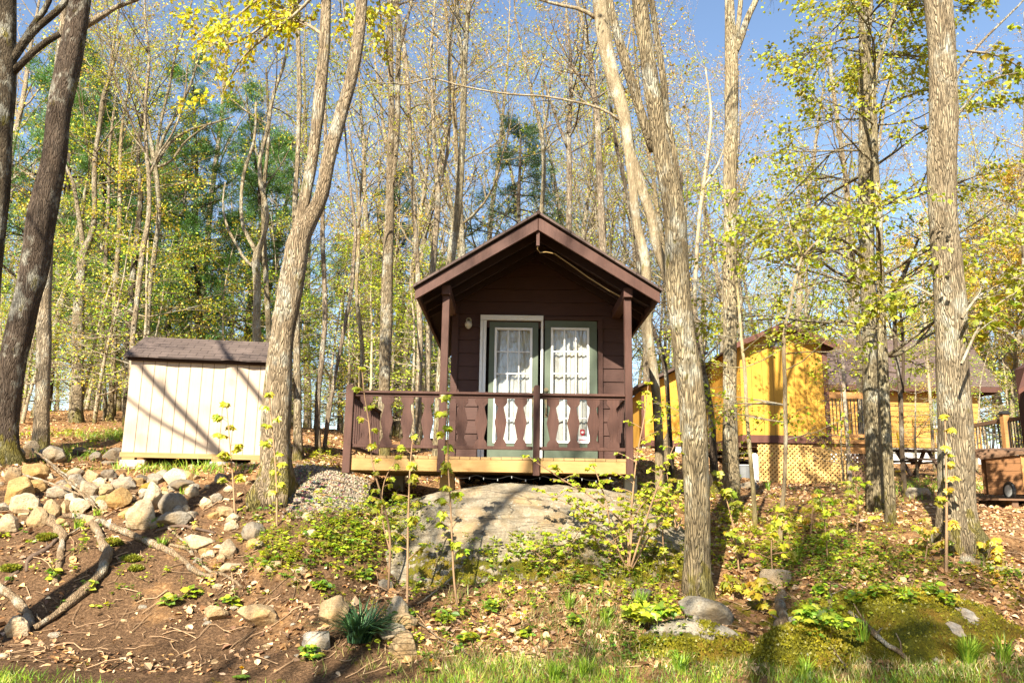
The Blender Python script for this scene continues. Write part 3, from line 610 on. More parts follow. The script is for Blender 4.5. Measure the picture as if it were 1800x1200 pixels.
TAN, GREY, PALE, OCH, DRK = (0.44, 0.33, 0.20), (0.31, 0.28, 0.235), (0.52, 0.43, 0.31), (0.42, 0.28, 0.125), (0.17, 0.145, 0.115)
SG = 'stones of the rubble pile'
for q in [
    (15, 842, 34, 30, 'tan pointed stone in the pile at the foot of the dark leaning tree', TAN), (18, 872, 52, 54, 'largest ochre boulder of the pile, at the left edge', OCH), (50, 838, 54, 34, 'broad ochre stone on the pile crest right of the dark tree', OCH),
    (52, 858, 46, 26, 'cracked ochre stone below the broad crest stone', OCH), (127, 831, 35, 16, 'flat pale capstone resting on a grey block', PALE), (127, 849, 40, 26, 'angular grey block under the flat pale capstone', GREY),
    (156, 844, 30, 26, 'squarish tan stone with brown stain beside the angular grey block', TAN), (186, 837, 30, 18, 'dark topped brown stone on the crest before the shed corner', DRK), (212, 853, 46, 30, 'layered dark grey stone in the pile before the shed', GREY),
    (247, 843, 20, 13, 'small blackish stone on the crest before the shed', DRK), (268, 846, 28, 20, 'lavender grey stone on the crest before the shed', GREY), (258, 858, 34, 15, 'stone capped with yellow moss near the pile crest', (0.30, 0.23, 0.04)),
    (182, 864, 32, 22, 'smooth egg shaped tan stone below the layered one', TAN), (205, 882, 48, 36, 'big brown angular stone with a shaded notch', OCH), (259, 881, 38, 50, 'tall pale upright stone beside a grey one', PALE),
    (297, 889, 46, 40, 'grey cracked stone leaning on the tall pale upright one', GREY), (240, 914, 54, 50, 'large cream coloured stone in front of the pile', PALE), (297, 917, 66, 28, 'flat grey slab lying right of the cream stone', GREY),
    (33, 892, 52, 38, 'big round cream stone low on the left of the pile', PALE), (57, 915, 40, 34, 'smooth oval tan stone above the curved dead branches', TAN), (86, 896, 28, 36, 'narrow brown stone standing beside the oval one', TAN),
    (132, 894, 40, 28, 'smooth pale pinkish stone behind the twigs', PALE), (110, 894, 24, 24, 'brown stone wedged left of the pinkish stone', TAN), (100, 868, 44, 22, 'blue grey flat stone in the middle of the pile', GREY),
    (150, 869, 34, 32, 'pale tan stone with dark seam in mid pile', PALE), (172, 886, 24, 24, 'small stone with a mossy face under the egg shaped one', (0.32, 0.27, 0.10)), (5, 926, 42, 30, 'cream stone cut by the left edge below the pile', PALE),
    (303, 841, 50, 28, 'wide pale grey stone before the shed blocks', (0.5, 0.47, 0.38)), (314, 858, 54, 22, 'dark undercut stone beneath the wide pale grey one', DRK), (88, 801, 50, 27, 'dark grey wedge shaped stone at the foot of the white trunk', GREY),
    (48, 791, 34, 26, 'pale pointed stone between the dark tree and white trunk', PALE), (25, 801, 26, 24, 'buff stone against the dark leaning trunk', PALE), (140, 795, 38, 17, 'long brown flat stone lying left of the shed', DRK),
    (195, 800, 40, 22, 'grey stone tucked against the left shed corner', GREY), (166, 804, 22, 16, 'small grey stone left of the shed corner stone', GREY), (190, 814, 30, 6, 'thin flat slab on the grass before the shed corner', GREY),
    (389, 903, 38, 20, 'flat topped tan stone under the maple sapling by the shed', TAN), (360, 886, 28, 18, 'small pale stone left of the shed sapling', PALE), (341, 956, 52, 28, 'flat cream stone beyond the long dead branch', PALE),
    (441, 938, 40, 30, 'greyish stone among green sprouts below the leaning tree', GREY), (398, 969, 30, 32, 'pitted pale stone left of the green sprouts', PALE), (387, 985, 20, 18, 'small buff stone touching the pitted one', TAN),
    (401, 1000, 40, 18, 'white flat stone below the pitted one', PALE), (374, 1082, 44, 28, 'smooth oval stone alone on the bare soil', TAN), (447, 1089, 78, 36, 'wide tan boulder on the bare soil', TAN),
    (407, 914, 22, 16, 'pale chip of stone right of the flat topped tan stone', PALE), (20, 1109, 44, 34, 'knobbly cream stone at the left end of the curved log', PALE), (42, 1096, 27, 22, 'small grey stone on top of the knobbly cream one', GREY),
    (583, 1084, 54, 48, 'tan boulder left of the daffodil clump', TAN), (697, 1075, 40, 36, 'rounded cream stone right of the daffodil clump', PALE), (675, 1030, 30, 15, 'half buried grey stone behind the daffodil clump', GREY),
    (692, 1118, 56, 28, 'pale grey stone behind the layered block', GREY), (554, 1135, 54, 34, 'pale grey tilted stone in front of the daffodils', (0.52, 0.48, 0.43)),
    (1243, 1083, 100, 46, 'pale grey jagged rock behind the orange mossed rock', (0.40, 0.37, 0.31)), (1370, 1016, 64, 26, 'flat pale stone right of the middle tree foot', PALE), (1345, 1034, 50, 18, 'second flat stone in front of the flat pale one', TAN),
    (1130, 1050, 40, 22, 'half hidden grey stone left of the middle tree foot', GREY), (1318, 855, 40, 14, 'low mossy stone before the lattice skirt', GREY), (1618, 868, 46, 20, 'pale flat stone beyond the slim twin trunks', GREY)]:
    rock(*q[:4], q[4], q[5], cut=13 if q[0] == 1243 else 7, group=SG if q[0] < 460 and q[1] < 1000 else None)
rock(705, 1100, 54, 26, 'tan layered slab under the rounded cream stone', TAN, LAYER); rock(708, 1144, 62, 46, 'square brown stone with dark horizontal layers', TAN, LAYER, cut=9, tilt=0.1)
rnd = random.Random(8)
for k in range(125):                                     # fill of the pile
    px = rnd.uniform(-10, 340) if k < 90 else rnd.uniform(320, 560); py = rnd.uniform(834, 925) if k < 90 else rnd.uniform(840, 1010)
    s = rnd.uniform(9, 27); rock(px, py, s, s * rnd.uniform(0.5, 0.8), 'small rubble stone wedged among bigger stones of the pile', rnd.choice([TAN, GREY, PALE, PALE, OCH]), group='small rubble stones')
for k in range(26):
    px = rnd.uniform(0, 560); py = rnd.uniform(1030, 1170); s = rnd.uniform(8, 20); rock(px, py, s, s * 0.45, 'small flat pebble lying on the bare soil', rnd.choice([TAN, PALE, GREY]), group='pebbles on the bare soil', name='pebble', cat='pebble')

# ------------------------------------------------------------------ shed
SYAW = math.radians(9)
s0 = at(213, 797, 13.6); shed = empty('garden_shed', (s0[0], s0[1], s0[2]), 'cream panelled garden shed with brown shingle roof on blocks', 'shed', rz=SYAW)
SWd, SDp = 2.36, 1.9; ZEV = at(229, 626, 13.6)[2] - s0[2]; ZRD = 0.48
mb = MB(); mb.span((0, 0, 0.03), (SWd, 0.04, ZEV)); mb.span((0, SDp - 0.04, 0.03), (SWd, SDp, ZEV))
for x in (0.0, SWd - 0.04): mb.prism([(0.041, 0.03), (SDp - 0.041, 0.03), (SDp - 0.041, ZEV), (SDp / 2, ZEV + ZRD - 0.02), (0.041, ZEV)], (x + 0.001, 0, 0), (0, 1, 0), (0, 0, 1), (0.038, 0, 0))
mb.build('wall', CREAM, shed)
mb = MB()
for k in range(1, 12): mb.span((SWd * k / 12 - 0.005, -0.003, 0.031), (SWd * k / 12 + 0.005, 0.006, ZEV - 0.005))
mb.build('panel_groove', GROOVE, shed)
mb = MB()
for sgn in (-1, 1):
    y0 = SDp / 2 + sgn * (SDp / 2 + 0.13); zl = ZEV - 0.03; n = 60; zr = ZEV + ZRD + 0.02
    xs = np.linspace(-0.1, SWd + 0.1, n); wv = 0.014 * fbm(P3(xs * 3, 0 * xs, 4), 4, 3)
    lo = np.stack([xs, np.full(n, y0) + wv, zl + wv * 0.8], 1); hi = np.stack([xs, np.full(n, SDp / 2), np.full(n, zr)], 1); V = np.concatenate([lo, hi, lo + [0, 0, 0.03], hi + [0, 0, 0.03]]); i = np.arange(n - 1)
    mb.add(V, np.concatenate([np.stack([i, i + 1, i + 1 + n, i + n], 1), np.stack([i + 2 * n, i + 1 + 2 * n, i + 1 + 3 * n, i + 3 * n], 1), np.stack([i, i + 1, i + 1 + 2 * n, i + 2 * n], 1)]))
    mb.f.append(np.array([[0, n, 3 * n, 2 * n], [n - 1, 2 * n - 1, 4 * n - 1, 3 * n - 1]]) + mb.n - 4 * n); mb.m.append(0)
sr_ = mb.build('roof', SHEDROOF, shed)
mb = MB(); mb.span((-0.06, -0.05, ZEV - 0.075), (SWd + 0.06, -0.002, ZEV - 0.012)); mb.build('fascia', BROWND, sr_)
mb = MB(); mb.span((-0.02, -0.02, -0.055), (SWd + 0.02, 0.06, 0.028)); mb.span((-0.02, SDp - 0.06, -0.055), (SWd + 0.02, SDp + 0.02, 0.028)); mb.span((0.0, 0.061, -0.02), (SWd, SDp - 0.061, 0.027)); mb.build('sill_beam', PINEX, shed)
def shp(x, y, z): c, s = math.cos(SYAW), math.sin(SYAW); return np.array([s0[0] + x * c - y * s, s0[1] + x * s + y * c, s0[2] + z])
for x, lab in ((0.0, 'concrete block under the left front corner of the cream shed'), (1.45, 'concrete block under the middle of the cream shed'), (2.1, 'concrete block under the right front corner of the cream shed')):
    p = shp(x + 0.2, 0.05, 0); zg = h1(p[0], p[1]) - 0.05; mb = MB(); mb.box((0, 0, (s0[2] - 0.1 - zg) / 2), (0.4, 0.2, max(0.05, s0[2] - 0.1 - zg)), SYAW); o = mb.build('concrete_block', CONC, None, loc=(p[0], p[1], zg), bevel=0.008); tag(o, lab, 'concrete block', 'blocks carrying the cream shed')
    mb = MB(); mb.box((0, 0, 0), (0.2, 0.16, 0.045), SYAW); o = mb.build('wood_shim', PINEX, None, loc=(p[0] - 0.08, p[1], s0[2] - 0.0785)); tag(o, lab.replace('concrete block', 'thin wood shim'), 'shim', 'shims carrying the cream shed')
for x in (0.2, 2.1):
    p = shp(x, SDp - 0.1, 0); zg = h1(p[0], p[1]) - 0.05
    mb = MB(); mb.box((0, 0, (s0[2] - 0.055 - zg) / 2), (0.4, 0.2, max(0.05, s0[2] - 0.055 - zg)), SYAW); o = mb.build('concrete_block', CONC, None, loc=(p[0], p[1], zg)); tag(o, 'concrete block under the rear edge of the cream shed', 'concrete block', 'rear blocks of the cream shed')
# ------------------------------------------------------------------ ochre cabin on a lattice skirt
YO = 20.0
def oc(px, py, Y=YO): return at(px, py, Y)
ox0, ox1 = oc(1303, 690)[0], oc(1455, 690)[0]; oz0, ozE, ozP = oc(1380, 777)[2], oc(1455, 607)[2], oc(1372, 573)[2]; oyB = 24.3; oxc = (ox0 + ox1) / 2
och = empty('ochre_cabin', (oxc, YO, oz0), 'tall narrow ochre cabin with red brown trim on a lattice skirt', 'cabin'); oo = np.array(och.location)
def ob(m, name, mat, parent=None, **k): return m.build(name, mat, parent or och, origin=oo, **k)
mb = MB(); mb.prism([(ox0, oz0), (ox1, oz0), (ox1, ozE), (oxc, ozP - 0.04), (ox0, ozE)], (0, YO, 0), (1, 0, 0), (0, 0, 1), (0, 0.06, 0)); mb.span((ox0, YO + 0.061, oz0), (ox0 + 0.06, oyB, ozE)); mb.span((ox1 - 0.06, YO + 0.061, oz0), (ox1, oyB, ozE)); mb.prism([(ox0 + .061, oz0), (ox1 - .061, oz0), (ox1 - .061, ozE), (oxc, ozP - 0.05), (ox0 + .061, ozE)], (0, oyB - 0.06, 0), (1, 0, 0), (0, 0, 1), (0, 0.055, 0)); ob(mb, 'wall', YELLOW)
mb = MB()
for k in range(1, 8): x = ox0 + (ox1 - ox0) * k / 8; mb.span((x - 0.006, YO - 0.003, oz0 + 0.17), (x + 0.006, YO + 0.01, ozE - 0.02))
for k in range(1, 14): y = YO + (oyB - YO) * k / 14; mb.span((ox0 - 0.003, y - 0.006, oz0 + 0.17), (ox0 + 0.01, y + 0.006, ozE - 0.02))
ob(mb, 'panel_groove', mat_plain('ochre_groove', (0.3, 0.14, 0.015)))
mb = MB(); mb.span((ox0 - 0.03, YO - 0.03, oz0 - 0.02), (ox1 - 0.1, YO - 0.002, oz0 + 0.17)); mb.span((ox1 - 0.099, YO - 0.035, oz0 - 0.02), (ox1 + 0.02, YO - 0.002, ozE + 0.0)); mb.span((ox0 - 0.03, YO - 0.001, oz0 - 0.02), (ox0 - 0.002, oyB, oz0 + 0.17)); ob(mb, 'trim', YTRIM)
sl2 = (ozP - ozE) / (oxc - ox0); mb = MB(); mt = MB()
for s in (-1, 1):
    hw = oxc - ox0 + 0.24; a = (oxc + s * hw, ozP - sl2 * hw); b = (oxc + s * 0.002, ozP)
    mb.prism([a, b, (b[0], b[1] + 0.05), (a[0], a[1] + 0.05)][::s], (0, YO - 0.3, 0), (1, 0, 0), (0, 0, 1), (0, oyB - YO + 0.6, 0))
    mt.prism([(a[0], a[1] + 0.045), (b[0], b[1] + 0.045), (b[0], b[1] - 0.09), (a[0], a[1] - 0.09)][::s], (0, YO - 0.34, 0), (1, 0, 0), (0, 0, 1), (0, 0.037, 0))
orf = ob(mb, 'roof', HOUSEROOF); ob(mt, 'bargeboard', YTRIM, orf)
v0, v1 = oc(1350, 612), oc(1377, 598); mb = MB(); mb.span((v0[0], YO - 0.03, v0[2]), (v1[0], YO - 0.002, v0[2] + 0.05)); mb.span((v0[0], YO - 0.03, v1[2] - 0.05), (v1[0], YO - 0.002, v1[2])); mb.span((v0[0], YO - 0.03, v0[2] + .051), (v0[0] + 0.05, YO - 0.002, v1[2] - .051)); mb.span((v1[0] - 0.05, YO - 0.03, v0[2] + .051), (v1[0], YO - 0.002, v1[2] - .051)); vw = ob(mb, 'vent_window', YTRIM)
mb = MB(); mb.span((v0[0] + .05, YO - 0.012, v0[2] + .05), (v1[0] - .05, YO - 0.004, v1[2] - .05)); ob(mb, 'pane', mat_plain('dark_pane', (0.09, 0.1, 0.11), 0.1, 0.6), vw)
def lattice(m, x0, x1, z0, z1, y, w=0.045, gap=0.115, dark=False):
    L = z1 - z0
    for s, yy in ((1, y), (-1, y + 0.012)):
        c = x0 - L
        while c < x1 + L:
            ts = [0.0, 1.0]; a, b = (c, c + L) if s > 0 else (c + L, c)
            def zt(x): return z0 + (x - a) * s
            xa, xb = max(x0, min(a, b)), min(x1, max(a, b))
            if xb - xa > 0.06: m.beam((xa, yy, zt(xa)), (xb, yy, zt(xb)), 0.011, w, up=(0, 0, 1))
            c += gap
l0, l1 = oc(1335, 850), oc(1492, 850); gz = min(h1(l0[0], YO), h1(l1[0], YO)) - 0.05
mb = MB(); lattice(mb, l0[0], oc(1431, 800)[0], gz, oz0 - 0.05, YO + 0.02); lattice(mb, oc(1434, 800)[0], l1[0], gz, oz0 - 0.16, YO + 0.02); ob(mb, 'lattice_skirt', LATT)
mb = MB(); mb.span((l0[0] + .3, YO + 0.06, gz), (ox1, YO + 0.09, oz0 - 0.03)); ob(mb, 'skirt_backing', mat_plain('skirt_brown_board', (0.30, 0.17, 0.06)))  # plain brown board behind the lattice
mb = MB(); mb.span((ox0 - 0.3, YO + 0.15, gz - .2), (ox0 - 0.1, YO + 0.35, oz0 - 0.021))
for x in (ox0 + 0.1, ox1 - 0.3): mb.span((x, oyB - 0.4, h1(x, oyB) - 0.2), (x + 0.2, oyB - 0.2, oz0 - 0.021))
mb.span((ox0 - .3, YO + .1, oz0 - .13), (ox0 - .031, oyB, oz0 - .021)); mb.span((ox0 + .01, YO + .1, oz0 - .13), (ox1, oyB, oz0 - .021)); ob(mb, 'pier', OLDT)
# deck rail joined to its right side
d0, d1 = oc(1457, 772, 20.6), oc(1535, 690, 20.6); mb = MB(); mb.span((d0[0], 20.55, d0[2] - 0.1), (d1[0], 22.2, d0[2])); dk = ob(mb, 'side_deck', TIMBER)
for u, v, nm in (((d0[0], 20.57, d1[2] - 0.17), (d1[0], 20.61, d1[2]), 'rail'), ((d0[0], 20.57, d0[2] + 0.06), (d1[0], 20.61, d0[2] + 0.14), 'rail'), ((d0[0], 20.66, d0[2] - 0.35), (d1[0], 20.7, d0[2] - 0.11), 'rim_board')): mb = MB(); mb.span(u, v); ob(mb, nm, TIMBER, dk)
for k in range(13): mb = MB(); x = d0[0] + 0.05 + (d1[0] - d0[0] - 0.1) * k / 12; mb.span((x - 0.011, 20.58, d0[2] + 0.14), (x + 0.011, 20.6, d1[2] - 0.17)); ob(mb, 'rail_bar', BLACK, dk)
mb = MB(); mb.span((d1[0] - 0.1, 20.7, gz - 0.1), (d1[0], 20.8, d0[2] - 0.101)); lattice(mb, l1[0] + .02, d1[0], gz, d0[2] - 0.36, 20.72); ob(mb, 'deck_skirt', OLDT, dk)
# smaller ochre shed further back
b0, b1 = at(1128, 690, 23), at(1236, 690, 23); zb0, zb1, zt0, zt1 = at(1128, 783, 23)[2], at(1192, 778, 23)[2], at(1120, 683, 23)[2], at(1236, 628, 23)[2]
osh = empty('ochre_shed', (b0[0], 23, zb0), 'low ochre shed with slanting dark roof between the cabin and middle tree', 'shed'); o2 = np.array(osh.location)
mb = MB(); mb.prism([(b0[0], zb0), (b1[0], zb0), (b1[0], zt1), (b0[0], zt0)], (0, 23, 0), (1, 0, 0), (0, 0, 1), (0, 0.05, 0)); mb.span((b0[0], 23.051, zb0), (b0[0] + 0.05, 26, zt0 - 0.03)); mb.build('wall', YELLOW, osh, origin=o2)
mb = MB(); mb.prism([(b0[0] - 0.25, zt0 - 0.05), (b1[0] + 0.1, zt1 + 0.06), (b1[0] + 0.1, zt1 + 0.14), (b0[0] - 0.25, zt0 + 0.03)], (0, 22.7, 0), (1, 0, 0), (0, 0, 1), (0, 3.5, 0)); mb.build('roof', HOUSEROOF, osh, origin=o2)
mb = MB(); mb.span((b0[0] - 0.02, 22.97, zb0), (b0[0] + 0.06, 22.998, zt0 - 0.02)); x = at(1152, 700, 23)[0]; mb.span((x, 22.97, zb0 + .17), (x + 0.1, 22.998, zt0 + 0.1)); mb.span((b0[0] + .061, 22.96, zb0 - 0.02), (b1[0], 22.998, zb0 + 0.16)); mb.build('trim', YTRIM, osh, origin=o2)
mb = MB()
for x in (b0[0] + .3, b0[0] + 1.3): mb.span((x, 23.1, h1(x, 23.2) - .2), (x + .18, 23.3, zb0)); mb.span((x, 25.6, h1(x, 25.6) - .2), (x + .18, 25.8, zb0))
mb.build('pier', OLDT, osh, origin=o2)
# house with a hipped brown roof
YH = 31.0
def hp(px, py, Y=YH): return at(px, py, Y)
hx0, hx1, hz0, hzE = hp(1440, 740)[0], hp(1722, 740)[0], hp(1600, 786)[2], hp(1600, 684)[2]; hzR = hp(1600, 600, YH + 2.6)[2]; hr = hp(1703, 602, YH + 2.6)[0]
hs = empty('house', ((hx0 + hx1) / 2, YH, hz0), 'single storey house with hipped brown roof and orange board walls at right', 'house'); ho = np.array(hs.location)
def hb_(m, name, mat, parent=None): return m.build(name, mat, parent or hs, origin=ho)
mb = MB(); z = hz0
while z < hzE: mb.add([(hx0, YH - 0.02, z), (hx1, YH - 0.02, z), (hx1, YH, z + 0.2), (hx0, YH, z + 0.2), (hx0, YH + .1, z), (hx1, YH + .1, z), (hx1, YH + .1, z + .2), (hx0, YH + .1, z + .2)], [(0, 1, 2, 3), (0, 4, 5, 1), (1, 5, 6, 2), (0, 3, 7, 4)]); z += 0.2
mb.span((hx1 - 0.1, YH + 0.11, hz0), (hx1, YH + 5, hzE)); mb.span((hx0, YH + .11, hz0), (hx0 + .1, YH + 5, hzE)); hb_(mb, 'wall', mat_wood('orange_board', (0.42, 0.225, 0.06), (0.3, 0.15, 0.035), (2, 2, 30)))
mb = MB(); mb.span((hx0, YH + 0.03, hz0 - 1.2), (hx1 - .02, YH + 5, hz0)); hb_(mb, 'foundation', BLOCKW)
e0, e1 = hx0 - 1.2, hp(1746, 680)[0]; mb = MB(); yE, yR, yB2 = YH - 0.45, YH + 2.6, YH + 5.6
for dz in (0, 0.06):
    mb.add([(e0, yE, hzE + dz), (e1, yE, hzE + dz), (hr, yR, hzR + dz), (e0, yR, hzR + dz), (e1, yB2, hzE + dz), (e0, yB2, hzE + dz)], [(0, 1, 2, 3), (1, 4, 2), (3, 2, 4, 5)])
hrf = hb_(mb, 'roof', HOUSEROOF); mb = MB(); mb.span((e0, yE - 0.03, hzE - 0.14), (e1 + .02, yE - 0.002, hzE + 0.07)); mb.span((e1, yE, hzE - .14), (e1 + .03, yB2, hzE + .07)); hb_(mb, 'fascia', BROWNL, hrf)
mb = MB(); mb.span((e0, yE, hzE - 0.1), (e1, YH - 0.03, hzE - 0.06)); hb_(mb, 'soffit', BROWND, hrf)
w0, w1 = hp(1636, 752), hp(1654, 702); mb = MB()
for a, b in (((w0[0], w0[2]), (w0[0] + .09, w1[2])), ((w1[0] + .5, w0[2]), (w1[0] + .59, w1[2])), ((w0[0] + .09, w0[2]), (w1[0] + .5, w0[2] + .08)), ((w0[0] + .09, w1[2] - .08), (w1[0] + .5, w1[2]))): mb.span((a[0], YH - .06, a[1]), (b[0], YH - .022, b[1]))
wf = hb_(mb, 'window', WHITE); mb = MB(); mb.span((w0[0] + .09, YH - .035, w0[2] + .08), (w1[0] + .5, YH - .024, w1[2] - .08)); hb_(mb, 'pane', mat_plain('house_pane', (0.16, 0.19, 0.2), 0.08, 0.6), wf)
# deck fence at the right edge
YQ = 21.0; f0, f1 = at(1690, 740, 23.5), at(1830, 733, 19.5)
fen = empty('deck_fence', tuple(at(1764, 815, 21.2)), 'wooden deck railing with thin black bars and one capped post at right', 'fence'); fo = np.array(fen.location)
fa, fb_ = at(1690, 752, 23.5), at(1766, 738, 21.2); fc = at(1830, 731, 19.6); za, zc = at(1690, 800, 23.5)[2], at(1766, 806, 21.2)[2]; zd = at(1830, 815, 19.6)[2]
for A_, B_, w_, h_ in ((fa, fb_, .1, .1), ((fa[0], fa[1], za), (fb_[0], fb_[1], zc), .08, .09)): mb = MB(); mb.beam(A_, B_, w_, h_); mb.build('rail', OLDT, fen, origin=fo)
for A_, B_, w_, h_ in ((fb_ + [0.08, -0.08, 0], fc, .1, .1), ((fb_[0] + .08, fb_[1] - .08, zc), (fc[0], fc[1], zd), .08, .09)): mb = MB(); mb.beam(A_, B_, w_, h_); mb.build('rail', OLDT, fen, origin=fo)
#, -0.08, 0], fc, 0.1, 0.1); mb.beam((fa[0], fa[1], za), (fb_[0], fb_[1], zc), 0.08, 0.09); mb.beam((fb_[0] + .08, fb_[1] - .08, zc), (fc[0], fc[1], zd), 0.08, 0.09); mb.build('rail', OLDT, fen, origin=fo)
p = at(1766, 738, 21.15); mb = MB(); mb.span((p[0] - .08, p[1] - .08, h1(p[0], p[1]) - 0.1), (p[0] + .08, p[1] + .08, p[2] + 0.15)); mb.build('post', TIMBER, fen, origin=fo)
for e, zz in ((fa, za), (fc, zd)): mb = MB(); mb.span((e[0] - .07, e[1] - .07, h1(e[0], e[1]) - 0.1), (e[0] + .07, e[1] + .07, e[2] + 0.04)); mb.build('post', TIMBER, fen, origin=fo)
mb = MB(); mb.prism([(-0.11, 0), (0.11, 0), (0.11, 0.03), (0.05, 0.09), (-0.05, 0.09), (-0.11, 0.03)], (p[0], p[1] - .11, p[2] + .152), (1, 0, 0), (0, 0, 1), (0, .22, 0)); mb.build('post_cap', BLACK, fen, origin=fo)
for (A, zA, B, zB_, n) in ((fa, za, fb_, zc, 14), (fb_, zc, fc, zd, 12)):
    for k in range(1, n): t = k / n; q = A * (1 - t) + B * t; zz = zA * (1 - t) + zB_ * t; mb = MB(); mb.tube([(q[0], q[1], zz), (q[0], q[1], q[2] - .04)], 0.014, 6); mb.build('rail_bar', BLACK, fen, origin=fo)
# wooden chest on wheels, platform under it
YC = 13.6; cz = at(1760, 868, YC)[2]; c0, c1 = at(1745, 868, YC) + [0.26, 0, 0], at(1880, 868, YC); ct = at(1760, 797, YC)[2]
ch = empty('wooden_chest', (c0[0], YC, cz), 'cedar board chest with slanted lid and small black wheel at right edge', 'chest'); cho = np.array(ch.location)
W_, D_, H_ = 1.25, 0.75, ct - cz - 0.02; mb = MB(); n = 5
for k in range(n): za_, zb_ = H_ * k / n + 0.003, H_ * (k + 1) / n - 0.003; mb.span((0.3, 0, za_), (W_, 0.03, zb_)); mb.add([(0.0, 0.55, za_), (0.29, 0.0, za_), (0.29, 0.0, zb_), (0.0, 0.55, zb_), (.03, .58, za_), (.32, .03, za_), (.32, .03, zb_), (.03, .58, zb_)], [(1, 0, 3, 2), (4, 5, 6, 7), (0, 1, 5, 4), (2, 3, 7, 6), (0, 4, 7, 3)])
mb.span((0.05, D_, 0.0), (W_, D_ + .03, H_)); mb.add([(.3, .035, .02), (W_ - .03, .035, .02), (W_ - .03, D_, .02), (.02, D_, .02)], [(0, 1, 2, 3)]); body = mb.build('chest_body', mat_wood('cedar_board', (0.27, 0.135, 0.06), (0.17, 0.08, 0.035), (3, 3, 30)), ch)
mb = MB(); mb.span((0.27, -0.012, 0.0), (0.34, -0.001, H_)); mb.build('corner_post', TIMBER, ch)
mb = MB(); mb.add([(-0.06, 0.6, H_ - .05), (0.27, -0.07, H_ + .01), (W_ + .05, -0.07, H_ + .01), (W_ + .05, 0.8, H_ + .16), (-.06, .8, H_ + .1), (-0.06, 0.6, H_ + 0.0), (0.27, -0.07, H_ + .06), (W_ + .05, -0.07, H_ + .06), (W_ + .05, 0.8, H_ + .21), (-.06, .8, H_ + .15)], [(4, 3, 2, 1, 0), (5, 6, 7, 8, 9), (0, 1, 6, 5), (1, 2, 7, 6), (2, 3, 8, 7), (3, 4, 9, 8), (4, 0, 5, 9)]); mb.build('lid', OLDT, ch)
mb = MB(); a = np.linspace(0, 2 * np.pi, 19); mb.tube([(0.14, 0.18 + 0.13 * math.cos(q), 0.06 + 0.13 * math.sin(q)) for q in a], 0.032, 8); wh = mb.build('wheel', BLACK, ch); mb = MB(); mb.tube([(0.115, .18, .06), (.165, .18, .06)], 0.1, 16); mb.build('hub', PLASW, wh)
cgz = h1(c0[0] + .5, YC + .3); mb = MB()
for k in range(4): mb.span((-0.35, -0.3 + k * 0.28, -0.105), (W_ + .3, -0.06 + k * 0.28, -0.075))
for x in (-.1, 1.0): mb.span((x, -.25, cgz - cz - 0.1), (x + .1, .7, -0.106))
pf = mb.build('wood_platform', OLDT, None, loc=(c0[0], YC, cz)); tag(pf, 'weathered plank platform on bearers under the cedar chest', 'platform')
# eave of the building cut by the right edge
r0 = at(1791, 693, 17); hutp = [(r0[0], 17, r0[2]), (r0[0] + 3, 17, r0[2] + 2.0), (r0[0] + 3.8, 20, r0[2] + 2.0), (r0[0] + 2.2, 20, r0[2] + 1.1)]; mb = MB(); mb.add(hutp + [(x, y, z + .1) for x, y, z in hutp], [(0, 3, 2, 1), (4, 5, 6, 7), (0, 1, 5, 4), (1, 2, 6, 5), (2, 3, 7, 6), (3, 0, 4, 7)])
hut = empty('hut', (r0[0] + 2.2, 18.5, h1(r0[0] + 2.2, 18.5)), 'red brown roof corner of a hut cut by the right edge', 'hut'); ro = np.array(hut.location); mb.build('roof', YTRIM, hut, origin=ro)
mb = MB(); mb.prism([(r0[0] + 1.7, ro[2] - .2), (r0[0] + 2.9, ro[2] - .2), (r0[0] + 2.9, r0[2] + 1.85), (r0[0] + 1.7, r0[2] + 1.0)], (0, 17.3, 0), (1, 0, 0), (0, 0, 1), (0, 2.4, 0)); mb.build('wall', BROWN, hut, origin=ro)
# picnic table, pipe, bucket, hose, leaning posts
p = at(1603, 832, 22); gzp = h1(p[0], 22); pt = empty('picnic_table', (p[0], 22, gzp), 'small dark picnic table behind the slim twin trunks', 'table', rz=0.2)
mb = MB()
for k in range(4): mb.span((-.7, -.34 + k * .17, .68), (.7, -.19 + k * .17, .72))
mb.build('tabletop', DARKW, pt)
for s in (-1, 1): mb = MB(); mb.span((-.7, s * .62 - .12, .42), (.7, s * .62 + .12, .46)); mb.build('bench', DARKW, pt)
for x in (-.5, .5):
    mb = MB(); mb.beam((x, -.6, 0), (x, -.1, .68), .05, .09, up=(1, 0, 0)); mb.beam((x, .6, 0), (x, .1, .68), .05, .09, up=(1, 0, 0)); mb.span((x + .03, -.7, .37), (x + .08, .7, .418)); mb.build('leg_frame', DARKW, pt)
p = at(1327, 825, 18.6); g = h1(p[0], 18.6); mb = MB(); zt = at(1327, 800, 18.6)[2]; mb.tube([(0, 0, -.05), (.01, 0, (zt - g) * .6), (.01, 0, zt - g)], 0.085, 14); mb.tube([(.01, 0, zt - g), (.01, 0, zt - g + .05)], [.085, .03], 14); o = mb.build('vent_pipe', BLOCKW, None, loc=(p[0], 18.6, g)); tag(o, 'short white pipe standing upright before the lattice skirt', 'pipe')
p = at(1308, 835, 19.0); g = h1(p[0], 19.0); bk = MB(); bk.tube([(0, 0, 0), (0, 0, .3)], [.16, .19], 18); bk = bk.build('bucket', mat_plain('grey_plastic', (0.17, 0.18, 0.19)), None, loc=(p[0], 19.0, g)); tag(bk, 'grey plastic bucket in the dark under the ochre cabin', 'bucket')
mb = MB(); mb.tube([(0, 0, .29), (0, 0, .31)], .2, 18); mb.build('rim', PLASW, bk)
